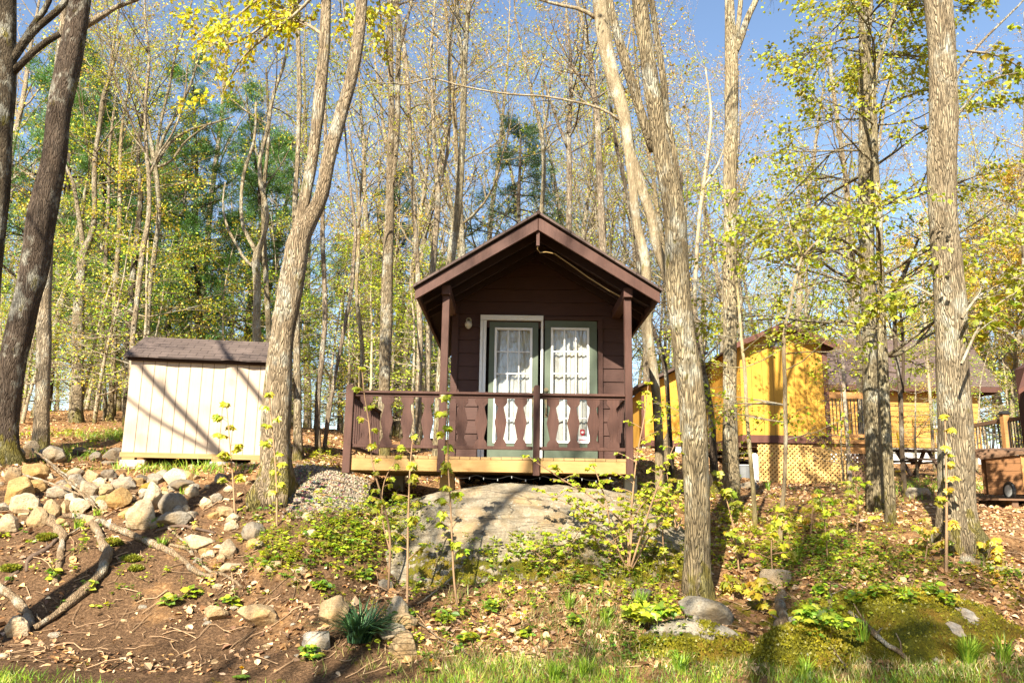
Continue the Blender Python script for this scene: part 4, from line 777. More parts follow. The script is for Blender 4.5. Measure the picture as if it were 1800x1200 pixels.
p0 = at(1577, 760, 24); mb = MB(); g = h1(p0[0], 24); mb.tube([(0, 0, p0[2] - g), (.05, 0, .6), (.12, -.05, .2), (.05, -.1, .05), (-.2, -.1, .03), (-.1, .1, .03), (.2, .05, .03)], 0.03, 6); o = mb.build('hose', YPLAS, None, loc=(p0[0], 24, g)); tag(o, 'yellow hose hanging behind the slim twin trunks', 'hose')

# ------------------------------------------------------------------ trees
UP = np.array([0, 0, 1.0])
OVAL = (np.array([(0, 0, 0), (0.3, 0.3, 0.05), (0.3, 0.65, 0.03), (0, 1.0, -0.1), (-0.3, 0.65, 0.03), (-0.3, 0.3, 0.05)]), np.array([(0, 1, 2), (0, 2, 3), (0, 3, 4), (0, 4, 5)]))
L4 = (np.array([(0, 0, 0), (0.42, 0.45, 0.10), (0, 1.0, -0.12), (-0.42, 0.45, 0.10)]), np.array([(0, 1, 2), (0, 2, 3)]))
_m = [(0, 0), (.30, .02), (.52, .22), (.36, .36), (.56, .62), (.22, .62), (0, 1.0), (-.22, .62), (-.56, .62), (-.36, .36), (-.52, .22), (-.30, .02)]
MAPLE = (np.array([(x, y, -0.35 * abs(x) - 0.12 * y * y) for x, y in _m] + [(0, 0.4, 0.02)]), np.array([(12, i, (i + 1) % 12) for i in range(12)]))
TUFT = (np.array([q for a in np.linspace(0, 2 * np.pi, 7)[:-1] for q in ((0, 0, 0), (math.cos(a) * .55 + .05, .65 + .2 * math.sin(3 * a), math.sin(a) * .55), (math.cos(a) * .55 - .05, .72, math.sin(a) * .55 + .04))]), np.array([(3 * i, 3 * i + 1, 3 * i + 2) for i in range(6)]))
PAL = {'yg': (0.40, 0.43, 0.035), 'green': (0.15, 0.26, 0.03), 'lime': (0.40, 0.48, 0.035), 'gold': (0.54, 0.40, 0.05), 'bronze': (0.46, 0.34, 0.09), 'pink': (0.46, 0.33, 0.2), 'maple': (0.36, 0.37, 0.03), 'yellow': (0.50, 0.49, 0.035), 'pine': (0.085, 0.18, 0.04), 'hem': (0.04, 0.085, 0.025), 'olive': (0.31, 0.34, 0.035)}
def colvar(rng, name, n, amt=0.22):
    c = np.array(PAL[name]); k = 1 + amt * rng.normal(size=(n, 1)); h = 1 + amt * 0.5 * rng.normal(size=(n, 3)); return np.clip(c * np.clip(k, 0.4, 1.7) * h, 0.004, 0.85)
def rotv(v, ax, an): ax = ax / (np.linalg.norm(ax) + 1e-9); return v * math.cos(an) + np.cross(ax, v) * math.sin(an) + ax * (ax @ v) * (1 - math.cos(an))
def grow(mb, rng, p, d, L, r, lev, P, anch):
    n = max(3, min(9, int(L / P.get('seg', 0.45)) + 2)); pts = [p]; d = d / np.linalg.norm(d)
    for i in range(n):
        d = d + rng.normal(size=3) * P['wob'] + UP * P['lift'][min(lev, len(P['lift']) - 1)]; d /= np.linalg.norm(d); pts.append(pts[-1] + d * L / n)
    pts = np.array(pts); mb.tube(pts, np.linspace(r, max(0.0025, r * 0.3), n + 1), [7, 5, 3, 3][min(lev, 3)], cap=False, col=P.get('wcol', (1, 1, 1)))
    if lev >= P['max']: anch.append(pts); return
    nc = max(1, int(P['n'][lev] * (0.7 + 0.6 * rng.random())))
    for k in range(nc):
        t = rng.uniform(0.22, 1.0) if k else 1.0; f = t * n; i = min(n - 1, int(f)); q = pts[i] + (pts[i + 1] - pts[i]) * (f - i); dd = pts[i + 1] - pts[i]
        ax = np.cross(dd, rng.normal(size=3)); nd = rotv(dd / np.linalg.norm(dd), ax, rng.uniform(0.45, 1.05) if k else 0.2)
        if P.get('flat'): nd = nd * np.array([1, 1, 0.35])
        grow(mb, rng, q, nd, L * rng.uniform(0.35, 0.62) * (1.15 - 0.45 * t), r * (1 - 0.65 * t) * 0.62, lev + 1, P, anch)
def leafmesh(mb, rng, anch, per, size, pal, tmpl=L4, droop=0.5, spread=0.06):
    if not anch or per <= 0: return
    pos, ax = [], []
    for a in anch:
        k = rng.poisson(per)
        for _ in range(k):
            t = rng.uniform(0.15, 1) * (len(a) - 1); i = min(len(a) - 2, int(t)); pos.append(a[i] + (a[i + 1] - a[i]) * (t - i)); ax.append(a[i + 1] - a[i])
    if not pos: return
    n = len(pos); pos = np.array(pos) + rng.normal(size=(n, 3)) * spread; ax = np.array(ax); ax /= np.linalg.norm(ax, axis=1)[:, None] + 1e-9
    ax = ax + rng.normal(size=(n, 3)) * 0.6 - UP * droop; nr = UP + rng.normal(size=(n, 3)) * 0.55
    pl = pal if isinstance(pal, (list, tuple)) else [pal]; ch = rng.integers(0, len(pl), n); C = np.zeros((n, 3))
    for i, q in enumerate(pl): C[ch == i] = colvar(rng, q, int((ch == i).sum()))
    mb.leaves(tmpl, pos, ax, nr, size * rng.uniform(0.6, 1.25, n), C)
def flare_fn(base, k=0.9, lobes=5, seed=0, zs=0.28):
    ph = seed * 1.7
    def f(pts, a):
        e = np.exp(-np.clip(pts[:, 2] - base, 0, None) / zs)[:, None]; return 1 + k * e * (0.55 + 0.45 * np.cos(lobes * a[None] + ph) * e + 0.25 * np.cos(2 * a[None] + ph * 2))
    return f
def smooth_path(P, step=0.22):
    P = np.asarray(P, float); t = np.concatenate([[0], np.cumsum(np.linalg.norm(np.diff(P[:, :3], axis=0), axis=1))]); m = np.gradient(P, t, axis=0)
    u = np.linspace(0, t[-1], max(4, int(t[-1] / step))); i = np.clip(np.searchsorted(t, u, 'right') - 1, 0, len(t) - 2); h = (t[i + 1] - t[i])[:, None]; s = ((u - t[i]))[:, None] / h
    return (2 * s ** 3 - 3 * s ** 2 + 1) * P[i] + (s ** 3 - 2 * s ** 2 + s) * h * m[i] + (-2 * s ** 3 + 3 * s ** 2) * P[i + 1] + (s ** 3 - s ** 2) * h * m[i + 1]
NTREE = 0
BCOL = {'grey': (0.40, 0.345, 0.25), 'pale': (0.50, 0.43, 0.32), 'dark': (0.13, 0.105, 0.082), 'tan': (0.45, 0.38, 0.25), 'white': (0.52, 0.44, 0.35)}  # dark: naturally dark barks, also the shade painted on the two far left trunks
def traced(label, Y, stems, H=17, limbs=10, lh=6.0, ll=2.6, leaf=('yg', 3, 0.06), bark='grey', rough=True, flare=0.6, dY=None, P=None, sides=14, group='trees standing round the clearing', name='maple_tree', lev=2, per=None, fwd=0.0, bend=None):
    """a tree whose stems follow photo pixels (x, y, width) at depth Y; the first stem starts on the ground and carries on above the frame up to height H"""
    global NTREE; NTREE += 1; rng = np.random.default_rng(3000 + NTREE); paths = []
    for si, st in enumerate(stems):
        q = []
        for k, (px, py, w) in enumerate(st):
            yy = Y + (fwd if si else 0) ; p = at(px, py, yy); q.append((*p, 0.93 * w / 2 * mpp(px, py, yy)))
        paths.append(np.array(q))
    base = paths[0][0]; gzz = h1(base[0], Y); base = np.array([base[0], Y, gzz])
    if paths[0][0][2] > gzz - 0.1:                      # reach into the ground
        f = paths[0][0].copy(); f[2] = gzz - 0.25; f[3] *= 1.0; paths[0] = np.vstack([f, paths[0]]) if paths[0][0][2] > gzz + 0.15 else np.vstack([f, paths[0][1:]])
    full = []
    for si, p in enumerate(paths):
        if stems[si][-1][1] < 40 and p[-1][2] < gzz + H:    # continue above the frame
            d = p[-1][:3] - p[-2][:3]; d /= np.linalg.norm(d); d = d * 0.5 + UP * 0.5; need = gzz + H - p[-1][2]; ext = []
            for k in (0.3, 0.65, 1.0): ext.append((*(p[-1][:3] + d / d[2] * need * k + rng.normal(size=3) * 0.12 * k * np.array([1, 1, 0])), max(0.012, p[-1][3] * (1 - 0.85 * k))))
            p = np.vstack([p, ext])
        full.append(smooth_path(p))
    t = empty(name, tuple(base), label, 'tree', group); wood = MB(); crown = MB(); anch = []; wd = MB()
    for si, p in enumerate(full):
        fl = flare_fn(gzz, flare, 5, NTREE, 0.26) if si == 0 and flare else None
        wood.tube(p[:, :3], np.clip(p[:, 3], 0.008, 9), sides if p[:, 3].max() > 0.05 else 8, 0.10 if rough else 0.05, NTREE * 3 + si, flare=fl)
    PP = dict(wob=0.10, lift=(0.05, 0.03, 0.02), n=(7, 5, 4), max=lev, seg=0.5); PP.update(P or {})
    for k in range(limbs):
        p = full[0] if rng.random() < 0.7 or len(full) == 1 else full[rng.integers(1, len(full))]
        zz = rng.uniform(lh, H * 0.98); i = int(np.argmin(np.abs(p[:, 2] - gzz - zz)))
        if abs(p[i, 2] - gzz - zz) > 0.6: continue
        az = rng.uniform(0, 2 * np.pi); f = (zz - lh) / max(0.1, H - lh); el = rng.uniform(0.35, 0.95); d = np.array([math.cos(az) * math.cos(el), math.sin(az) * math.cos(el), math.sin(el)])
        if PP.get('flat'): d[2] *= 0.3
        grow(wood, rng, p[i, :3], d, ll * rng.uniform(0.6, 1.2) * (1.1 - 0.5 * f), max(0.008, p[i, 3] * rng.uniform(0.28, 0.45)), 0, PP, anch)
    leafmesh(crown, rng, anch, leaf[1], leaf[2], leaf[0])
    w = wood.build('trunk', BARK if rough else BARKS, t, origin=base, smooth=True); tv = rng.uniform(.82, 1.12); w.color = (BCOL[bark][0] * tv, BCOL[bark][1] * tv * rng.uniform(.96, 1.03), BCOL[bark][2] * tv * rng.uniform(.88, 1.06), 1)
    if crown.n: crown.build('crown', LEAF, t, origin=base)
    return t, full, base, rng

FL = dict(flat=True, lift=(0.0, 0.0, -0.01), wob=0.13)
traced('smooth trunk with shade put into its dark colour, leaning in at the far left beside the rock pile', 13.2, [[(2, 838, 62), (6, 800, 50), (20, 650, 47), (40, 560, 47), (58, 480, 50), (73, 380, 50), (95, 280, 44), (103, 200, 42), (124, 100, 40), (141, 0, 38)]], 16, 9, 9.2, 3.2, ('yg', 3, .07), 'dark', True, 0.8)  # a shaded trunk; its dark bark colour carries the shade
traced('trunk cut by the left edge, shade put into its dark colour, with pale forking branches', 13.8, [[(-42, 845, 60), (-30, 600, 46), (-12, 400, 44), (0, 250, 42), (8, 120, 40), (10, 0, 38)], [(2, 130, 18), (25, 100, 16), (60, 55, 13), (110, 10, 12), (135, -30, 10)], [(30, 90, 12), (55, 50, 11), (85, 5, 10), (95, -30, 9)], [(20, 130, 14), (45, 105, 13), (75, 78, 12), (105, 60, 11)]], 15, 8, 9.0, 3, ('yg', 3, .07), 'dark', True, 0.5)  # shade on this trunk is likewise put into the bark colour
traced('whitish rough trunk behind the dark leaning one at left', 14.6, [[(75, 785, 30), (75, 700, 26), (77, 600, 26), (80, 500, 23), (84, 400, 20), (94, 250, 19), (104, 130, 18), (118, 0, 17)], [(150, 45, 14), (180, 28, 12), (200, 15, 9), (240, 0, 7)]], 17, 10, 9.5, 3, ('bronze', 3, .06), 'white', True, 0.3)
traced('stout trunk forking low in the woods left of the shed', 21.5, [[(136, 737, 24), (137, 640, 21), (138, 560, 20), (143, 480, 17), (148, 440, 16), (156, 425, 12), (165, 390, 10), (166, 330, 9), (168, 270, 9), (174, 230, 8), (182, 170, 8), (200, 110, 6), (212, 60, 5)], [(147, 442, 11), (142, 400, 9), (137, 370, 8), (128, 320, 6), (112, 285, 4)]], 17, 20, 6, 3, ('yg', 5, .07), 'grey', True, 0.4)
traced('slim trunk in the woods just left of the shed corner', 22, [[(194, 740, 13), (198, 660, 10), (200, 610, 10), (203, 505, 9), (209, 420, 9), (211, 330, 7), (214, 230, 6), (226, 150, 4), (235, 60, 3)]], 16, 16, 5, 2.6, ('yg', 6, .07), 'tan', True, 0.3)
traced('thin curved trunk beside the slim one left of the shed', 23, [[(188, 745, 10), (183, 680, 8), (179, 620, 8), (183, 520, 8), (186, 450, 7), (190, 380, 6), (193, 260, 5), (205, 160, 4)]], 14, 14, 5, 2.2, ('yg', 6, .07), 'grey', True, 0.3)
traced('pale straight trunk rising behind the left end of the shed roof', 19.5, [[(232, 760, 12), (234, 592, 10), (242, 520, 10), (252, 435, 10), (259, 400, 9), (262, 320, 8), (257, 260, 7), (256, 180, 6), (262, 100, 5), (255, 30, 4)], [(262, 310, 5), (280, 270, 4), (300, 240, 4), (320, 190, 3), (330, 110, 3)]], 16, 18, 6.5, 3.2, ('yg', 3, .055), 'pale', True, 0.2)
traced('second pale trunk above the shed whose branches fan upward', 20.5, [[(258, 760, 11), (259, 592, 9), (264, 500, 9), (274, 430, 9), (279, 380, 9), (277, 330, 9), (272, 290, 10), (264, 240, 6), (255, 190, 5), (238, 130, 4), (215, 60, 3)], [(273, 290, 7), (300, 250, 5), (330, 230, 5), (370, 218, 4), (412, 205, 2)], [(273, 285, 7), (290, 235, 6), (316, 190, 5), (338, 140, 4), (352, 90, 3)], [(274, 280, 6), (283, 215, 5), (298, 150, 5), (310, 90, 4), (330, 30, 3)], [(274, 295, 6), (298, 285, 5), (325, 250, 4), (372, 215, 3)]], 15, 26, 7.0, 3.0, ('bronze', 4, .055), 'grey', True, 0.2)
traced('darker trunk close behind the left edge of the shed roof', 21, [[(222, 760, 14), (227, 592, 12), (232, 500, 11), (241, 417, 11), (247, 340, 9), (243, 280, 7), (250, 200, 5)]], 15, 14, 6, 2.5, ('yg', 5, .07), 'dark', True, 0.2)
traced('pale forked trunk above the right half of the shed', 18.5, [[(450, 780, 17), (451, 603, 15), (452, 505, 14), (452, 445, 14), (462, 420, 8), (470, 390, 8), (458, 320, 8), (456, 290, 7), (470, 230, 7), (480, 170, 6), (500, 110, 5), (508, 60, 4)], [(451, 446, 9), (441, 425, 8), (431, 408, 7), (424, 350, 6), (430, 300, 6), (446, 250, 5), (450, 180, 4)], [(450, 472, 7), (432, 458, 6), (416, 430, 5), (402, 405, 5), (392, 360, 4), (396, 320, 3)]], 16, 18, 6.5, 2.6, ('yg', 3, .06), 'pale', True, 0.2)
traced('grey trunk just behind the right half of the shed', 19.5, [[(474, 780, 13), (473, 596, 11), (467, 480, 10), (464, 420, 9), (463, 350, 8), (472, 240, 6), (468, 120, 4)]], 15, 14, 6, 2.4, ('yg', 4, .06), 'grey', True, 0.2)
traced('big double stemmed maple leaning right in front of the shed corner', 11.2, [[(484, 848, 66), (484, 810, 57), (484, 760, 56), (489, 680, 53), (495, 600, 46), (505, 540, 45), (519, 460, 42), (530, 410, 40), (546, 385, 32), (563, 350, 27), (578, 280, 25), (597, 210, 26), (617, 140, 23), (630, 70, 22), (637, 0, 20)], [(516, 480, 30), (524, 410, 24), (536, 350, 22), (549, 280, 21), (558, 210, 22), (565, 140, 22), (571, 70, 20), (573, 0, 18)]], 17, 9, 9, 3.2, ('yellow', 5, .08), 'tan', True, 0.75, fwd=0.12)
traced('grey pole trunk rising straight behind the leaning double maple', 14.6, [[(526, 797, 17), (523, 720, 15), (522, 645, 14), (521, 560, 12), (520, 450, 11), (519, 350, 10), (523, 280, 9), (526, 140, 9), (523, 50, 9), (521, 0, 8)]], 16, 10, 8.5, 2, ('yg', 3, .06), 'grey', True, 0.5, sides=10)
traced('slim wavering trunk between the double maple and the deck', 15.2, [[(562, 792, 13), (558, 715, 11), (566, 627, 10), (571, 575, 10), (570, 490, 9), (567, 420, 9), (568, 340, 8), (572, 260, 7), (570, 150, 6), (575, 20, 5)]], 15, 12, 6.0, 2, ('yg', 3, .06), 'grey', True, 0.5, sides=10)
traced('thin pale trunk slanting right just left of the deck post', 16, [[(571, 782, 8), (580, 715, 8), (592, 645, 7), (599, 610, 7), (610, 550, 7), (617, 515, 7), (622, 452, 7), (625, 400, 6), (618, 350, 5), (610, 270, 4), (604, 200, 3)], [(630, 400, 4), (638, 350, 3), (650, 320, 3), (676, 300, 2)]], 14, 12, 5.0, 1.8, ('yg', 4, .06), 'grey', True, 0.3, sides=8)
traced('slim straight trunk rising behind the deck corner post', 17, [[(630, 760, 8), (632, 687, 8), (637, 617, 8), (631, 560, 8), (627, 522, 7), (630, 440, 7), (632, 360, 5), (640, 280, 4), (650, 220, 3)]], 15, 14, 5.5, 2, ('yg', 4, .06), 'tan', True, 0.2, sides=8)
traced('thick twin grey trunk behind the left part of the porch railing', 17, [[(674, 775, 25), (675, 690, 22), (679, 575, 23), (682, 435, 20), (684, 402, 19), (686, 280, 13), (688, 210, 12), (687, 140, 11), (685, 0, 11)], [(689, 330, 9), (697, 250, 10), (699, 140, 10), (701, 70, 9), (697, 0, 8)], [(702, 90, 6), (712, 50, 5), (722, 10, 5), (728, -20, 4)]], 17, 12, 8, 2.4, ('bronze', 3, .06), 'grey', True, 0.3)
traced('slender straight trunk between the twin grey one and the cabin', 19, [[(735, 770, 12), (736, 690, 12), (738, 575, 11), (734, 470, 10), (731, 413, 9), (722, 280, 8), (718, 175, 8), (711, 87, 8), (700, 20, 7), (697, -10, 6)]], 16, 12, 7, 2.4, ('bronze', 3, .06), 'pale', True, 0.2, sides=9)
traced('pale trunk beside the cabin that forks into a narrow vee', 20, [[(750, 770, 13), (751, 690, 12), (754, 592, 12), (759, 487, 12), (765, 417, 12), (770, 340, 10), (766, 290, 7), (764, 262, 7), (760, 180, 6), (758, 90, 5), (764, 10, 4)], [(771, 335, 7), (780, 300, 6), (786, 270, 6), (790, 190, 5), (790, 100, 5), (798, 20, 4)]], 16, 14, 7.5, 2.5, ('bronze', 4, .06), 'pale', True, 0.2, sides=9)
traced('sunny grey trunk close to the left cabin eave, split near the top', 16, [[(769, 775, 17), (776, 630, 15), (785, 540, 16), (793, 450, 17), (800, 402, 17), (806, 350, 15), (811, 280, 13), (814, 210, 12), (816, 140, 11), (818, 85, 10), (824, 0, 9)], [(815, 120, 8), (808, 70, 8), (803, 0, 8)]], 17, 10, 8, 2.4, ('bronze', 3, .06), 'grey', True, 0.3)
traced('thin trunk standing over the left slope of the cabin roof', 21, [[(955, 760, 10), (952, 371, 8), (956, 297, 8), (952, 238, 8), (944, 200, 6), (932, 150, 5), (918, 90, 4), (905, 20, 3)], [(953, 240, 5), (962, 200, 4), (968, 140, 3)]], 16, 16, 8, 2.6, ('bronze', 4, .06), 'grey', True, 0.2, sides=8)
traced('grey trunk forking above the right slope of the cabin roof', 20.5, [[(1000, 760, 12), (1000, 402, 11), (1001, 297, 10), (1000, 252, 10), (1002, 190, 8), (1004, 110, 6), (996, 30, 5)], [(998, 260, 7), (984, 225, 6), (972, 190, 5), (955, 140, 4)]], 16, 16, 8, 2.6, ('bronze', 4, .06), 'grey', True, 0.2, sides=9)
traced('pale slender trunk above the right roof edge of the cabin', 19.5, [[(1064, 760, 14), (1059, 413, 13), (1054, 297, 12), (1050, 210, 12), (1043, 157, 11), (1035, 87, 9), (1022, 35, 8), (1014, -5, 7)]], 16, 13, 8, 2.6, ('bronze', 4, .06), 'pale', True, 0.2, sides=9)
T_D = traced('smooth grey maple right of the cabin with one long bare branch', 13.4, [[(1160, 822, 18), (1157, 750, 17), (1153, 690, 17), (1148, 645, 17), (1138, 575, 18), (1133, 450, 18), (1121, 400, 17), (1111, 315, 17), (1103, 245, 20), (1095, 196, 25), (1078, 140, 26), (1063, 70, 27), (1054, 0, 28)], [(1092, 214, 6), (1070, 198, 5), (1050, 189, 5), (1005, 178, 4), (960, 170, 4), (900, 166, 4), (850, 159, 3.5), (813, 152, 3.5), (743, 140, 3), (728, 147, 3), (708, 149, 2.5), (666, 145, 2), (624, 156, 2)], [(743, 140, 2.5), (725, 128, 2), (708, 119, 2), (676, 101, 1.5)], [(1049, 33, 9), (1022, 17, 7), (987, 10, 6), (945, -2, 5)], [(1045, 189, 3), (1030, 180, 3), (1012, 168, 2.5), (1005, 158, 2)], [(1103, 250, 14), (1117, 297, 19), (1134, 350, 19), (1148, 395, 20), (1152, 425, 19), (1166, 466, 18), (1176, 500, 17), (1183, 560, 17)]], 17, 8, 9.5, 3, ('yg', 3, .07), 'grey', False, 0.3)
T_E = traced('tall middle maple in front of the right cabin side, mossy knot at eave height', 9.5, [[(1226, 1052, 54), (1225, 1000, 50), (1225, 900, 48), (1222, 816, 50), (1214, 680, 50), (1204, 610, 48), (1194, 540, 45), (1189, 470, 44), (1188, 400, 41), (1182, 350, 40), (1165, 280, 36), (1155, 210, 32), (1143, 140, 31), (1134, 70, 30), (1125, 0, 30)], [(1148, 265, 17), (1138, 235, 17), (1117, 168, 18), (1096, 98, 17), (1078, 35, 15), (1070, -5, 14)], [(1192, 345, 13), (1186, 280, 13), (1173, 210, 13), (1166, 140, 13), (1155, 70, 12), (1145, 0, 11)]], 17, 8, 9.5, 3, ('yg', 3, .08), 'grey', True, 0.5, sides=18, fwd=0.1)
traced('dark thin trunk leaning behind the middle maple', 14.8, [[(1255, 845, 15), (1253, 780, 14), (1250, 732, 13), (1241, 680, 13), (1222, 600, 12), (1205, 500, 11), (1195, 400, 9), (1198, 300, 7)]], 14, 8, 8, 2, ('yg', 3, .06), 'dark', True, 0.4, sides=9)
traced('straight pale trunk with a mossy fork at top, before the ochre cabin', 13, [[(1286, 866, 32), (1284, 800, 29), (1283, 645, 26), (1283, 575, 26), (1282, 500, 25), (1284, 400, 24), (1283, 300, 24), (1285, 210, 25), (1286, 140, 25), (1285, 90, 23), (1283, 40, 19), (1282, 0, 18)], [(1288, 100, 14), (1300, 75, 12), (1313, 35, 12), (1329, 0, 11)], [(1290, 95, 9), (1297, 50, 9), (1302, 0, 9)]], 17, 8, 9.2, 2.6, ('yg', 3, .07), 'pale', True, 0.35)
traced('slim young trunk beside the pale straight one at the ochre wall', 11.6, [[(1326, 890, 9), (1319, 802, 8), (1312, 715, 7), (1310, 662, 7), (1303, 592, 6), (1296, 505, 5), (1286, 430, 4), (1280, 360, 3)]], 6.2, 12, 2.2, 1.3, ('lime', 9, .065), 'tan', False, 0.3, P=FL, sides=7, lev=1)
traced('slim young tree with leafy sprays crossing the ochre wall', 10.8, [[(1371, 938, 9), (1378, 860, 8), (1381, 790, 8), (1380, 680, 8), (1380, 575, 7), (1388, 540, 6), (1397, 498, 6), (1410, 452, 5), (1432, 428, 4), (1470, 400, 3)], [(1410, 452, 4), (1402, 425, 3), (1394, 414, 2), (1385, 380, 2)]], 6.0, 16, 1.0, 1.5, ('lime', 9, .065), 'tan', False, 0.3, P=FL, sides=7, lev=1)
traced('thick twin trunk of the leafy maple group left of the largest tree', 13.2, [[(1544, 862, 40), (1540, 800, 36), (1534, 715, 33), (1530, 600, 28), (1524, 540, 22), (1521, 470, 21), (1519, 400, 20), (1518, 280, 18), (1517, 210, 16), (1517, 140, 17), (1517, 70, 16), (1517, 0, 15)], [(1536, 640, 20), (1532, 540, 18), (1530, 470, 16), (1530, 400, 15), (1528, 280, 13), (1526, 210, 12), (1524, 140, 11), (1526, 70, 11), (1530, 0, 10)]], 15, 46, 2.2, 2.3, (['olive', 'maple'], 8, .075), 'grey', True, 0.3, P=FL, lev=2)
traced('slim leafy maple just right of the thick twin trunk', 12, [[(1566, 912, 20), (1561, 816, 18), (1556, 715, 18), (1551, 600, 17), (1549, 540, 15), (1547, 470, 14), (1546, 400, 13), (1539, 280, 11), (1536, 210, 12), (1536, 140, 12), (1545, 105, 8), (1556, 75, 8), (1567, 40, 8), (1574, 0, 7)], [(1537, 145, 9), (1526, 100, 8), (1518, 70, 8), (1514, 20, 7)]], 13, 40, 2.8, 2.0, (['olive', 'maple'], 8, .075), 'grey', True, 0.3, P=FL, lev=2)
traced('largest rough trunk at right with spreading roots', 10.35, [[(1692, 990, 70), (1684, 930, 63), (1681, 816, 61), (1680, 750, 60), (1677, 680, 57), (1674, 600, 55), (1670, 540, 54), (1666, 470, 52), (1658, 400, 50), (1656, 350, 50), (1655, 280, 51), (1657, 210, 50), (1657, 140, 48), (1654, 70, 48), (1647, 0, 48)], [(1668, 165, 8), (1690, 118, 6), (1720, 80, 5), (1760, 40, 4), (1800, 0, 3)], [(1675, 215, 6), (1700, 180, 4), (1740, 140, 3), (1790, 128, 2)]], 18, 9, 9.5, 3, ('yg', 3, .08), 'grey', True, 0.75, sides=20)
traced('slim trunk with side branch between the twin trunk and largest tree', 15, [[(1590, 862, 10), (1586, 800, 9), (1583, 700, 9), (1573, 560, 8), (1580, 500, 9), (1590, 480, 8), (1602, 450, 6), (1615, 420, 4)], [(1586, 690, 6), (1588, 640, 6), (1584, 560, 5), (1578, 520, 4), (1560, 470, 4)]], 7, 26, 1.5, 1.8, ('lime', 8, .07), 'dark', False, 0.3, P=FL, sides=7, lev=1)
traced('broken pale pole standing before the side deck', 18, [[(1494, 842, 9), (1491, 790, 8), (1486, 720, 7), (1481, 627, 6)]], 3.3, 0, 3, 1, ('yg', 0, .06), 'white', False, 0.2, sides=8, name='dead_pole')
traced('thin straight pole tree in front of the hipped roof', 24, [[(1642, 815, 6), (1637, 730, 6), (1628, 600, 5), (1622, 480, 4), (1618, 380, 3)]], 9, 10, 3.5, 1.6, ('lime', 6, .08), 'tan', False, 0.2, P=FL, sides=7, lev=1)
traced('pale rear trunk visible left of the twin trunk', 22, [[(1515, 830, 13), (1512, 700, 12), (1508, 560, 11), (1500, 470, 11), (1495, 400, 10), (1485, 300, 9), (1470, 200, 8), (1455, 80, 6)]], 14, 14, 7, 2.6, ('bronze', 4, .06), 'pale', True, 0.2, sides=8)
traced('smaller pale trunk behind the ochre shed by the cabin eave', 15.5, [[(1180, 822, 9), (1176, 740, 9), (1168, 640, 9), (1128, 520, 9), (1118, 420, 8), (1100, 330, 7), (1082, 250, 6), (1070, 160, 5)]], 13, 10, 6, 2, ('bronze', 4, .06), 'dark', True, 0.3, sides=8)
traced('tall thin birch like trunk right of the pale straight one', 21, [[(1222, 800, 8), (1222, 500, 8), (1228, 400, 7), (1236, 330, 7), (1244, 270, 6), (1250, 200, 5), (1240, 120, 3)], [(1236, 330, 5), (1262, 290, 4), (1275, 255, 3)]], 14, 16, 7, 2.4, ('pink', 4, .05), 'pale', False, 0.2, sides=7)
for q in ((1203, 848), ):
    p = hit(q[0] - 30, q[1] - 18); mb = MB(); mb.tube([(0, 0, -.1), (.02, 0, .25), (.0, 0, .55), (.05, 0, .8)], [.16, .13, .1, .03], 10, 0.2, 5); o = mb.build('stump', BARK, None, loc=p, smooth=True); o.color = (*BCOL['tan'], 1); tag(o, 'broken splintered stump below the low ochre shed', 'stump')

# bright yellow new leaves high on the left, on a branch of the double maple
def spray(mbw, mbl, rng, pts, r, leaf, per, size, n=14, tl=0.7, tmpl=L4, droop=0.6):
    pts = np.array(pts); sm = smooth_path(np.column_stack([pts, np.linspace(r, r * 0.3, len(pts))])); mbw.tube(sm[:, :3], sm[:, 3], 5, cap=False); an = []
    for k in range(n):
        i = rng.integers(len(sm) // 4, len(sm) - 1); d = sm[i + 1, :3] - sm[i, :3]; d /= np.linalg.norm(d); d = rotv(d, rng.normal(size=3), rng.uniform(0.5, 1.1))
        grow(mbw, rng, sm[i, :3], d, tl * rng.uniform(0.5, 1.2), sm[i, 3] * 0.5, 1, dict(wob=0.14, lift=(0, 0, 0), n=(5, 4, 3), max=2, seg=0.2), an)
    an.append(sm[-6:, :3]); leafmesh(mbl, rng, an, per, size, leaf, tmpl, droop, 0.05)
def add_spray(tree, base, rng, lst, leaf, per, size, r=0.03, n=16, tl=0.7, tmpl=L4, bark='grey'):
    for Ya, pts in lst:
        w, l = MB(), MB(); spray(w, l, rng, [at(px, py, Ya + 0.25 * k) for k, (px, py) in enumerate(pts)], r, leaf, per, size, n, tl, tmpl)
        o = w.build('limb', BARKS, tree, origin=base, smooth=True); o.color = (*BCOL[bark], 1); l.build('foliage', LEAF, o, origin=base)
TM = [o for o in bpy.data.objects if o.get('label', '').startswith('big double stemmed maple')][0]
rng = np.random.default_rng(77)
add_spray(TM, np.array(TM.location), rng, [(11.2, [(572, -60), (530, 0), (470, 40), (415, 75), (370, 75), (325, 48)]), (11.1, [(572, -30), (520, 25), (460, 70), (420, 110), (395, 160)]), (11.3, [(565, 60), (520, 30), (470, 0)]), (11.0, [(571, -90), (500, -30), (440, 10), (400, 50), (385, 100)]), (11.2, [(573, -50), (600, -20), (640, 10), (680, 30)])], 'yellow', 8, 0.085, 0.03, 14, 0.6)
TI = [o for o in bpy.data.objects if o.get('label', '').startswith('largest rough trunk')][0]
add_spray(TI, np.array(TI.location), rng, [(9.9, [(1690, 560), (1720, 520), (1760, 500), (1800, 480)]), (9.6, [(1640, 520), (1600, 500), (1560, 520), (1520, 515)]), (9.7, [(1690, 640), (1730, 560), (1775, 520), (1830, 500)]), (10.2, [(1700, 90), (1760, 100), (1810, 130)])], ['maple', 'olive'], 5, 0.09, 0.02, 10, 0.5, MAPLE)

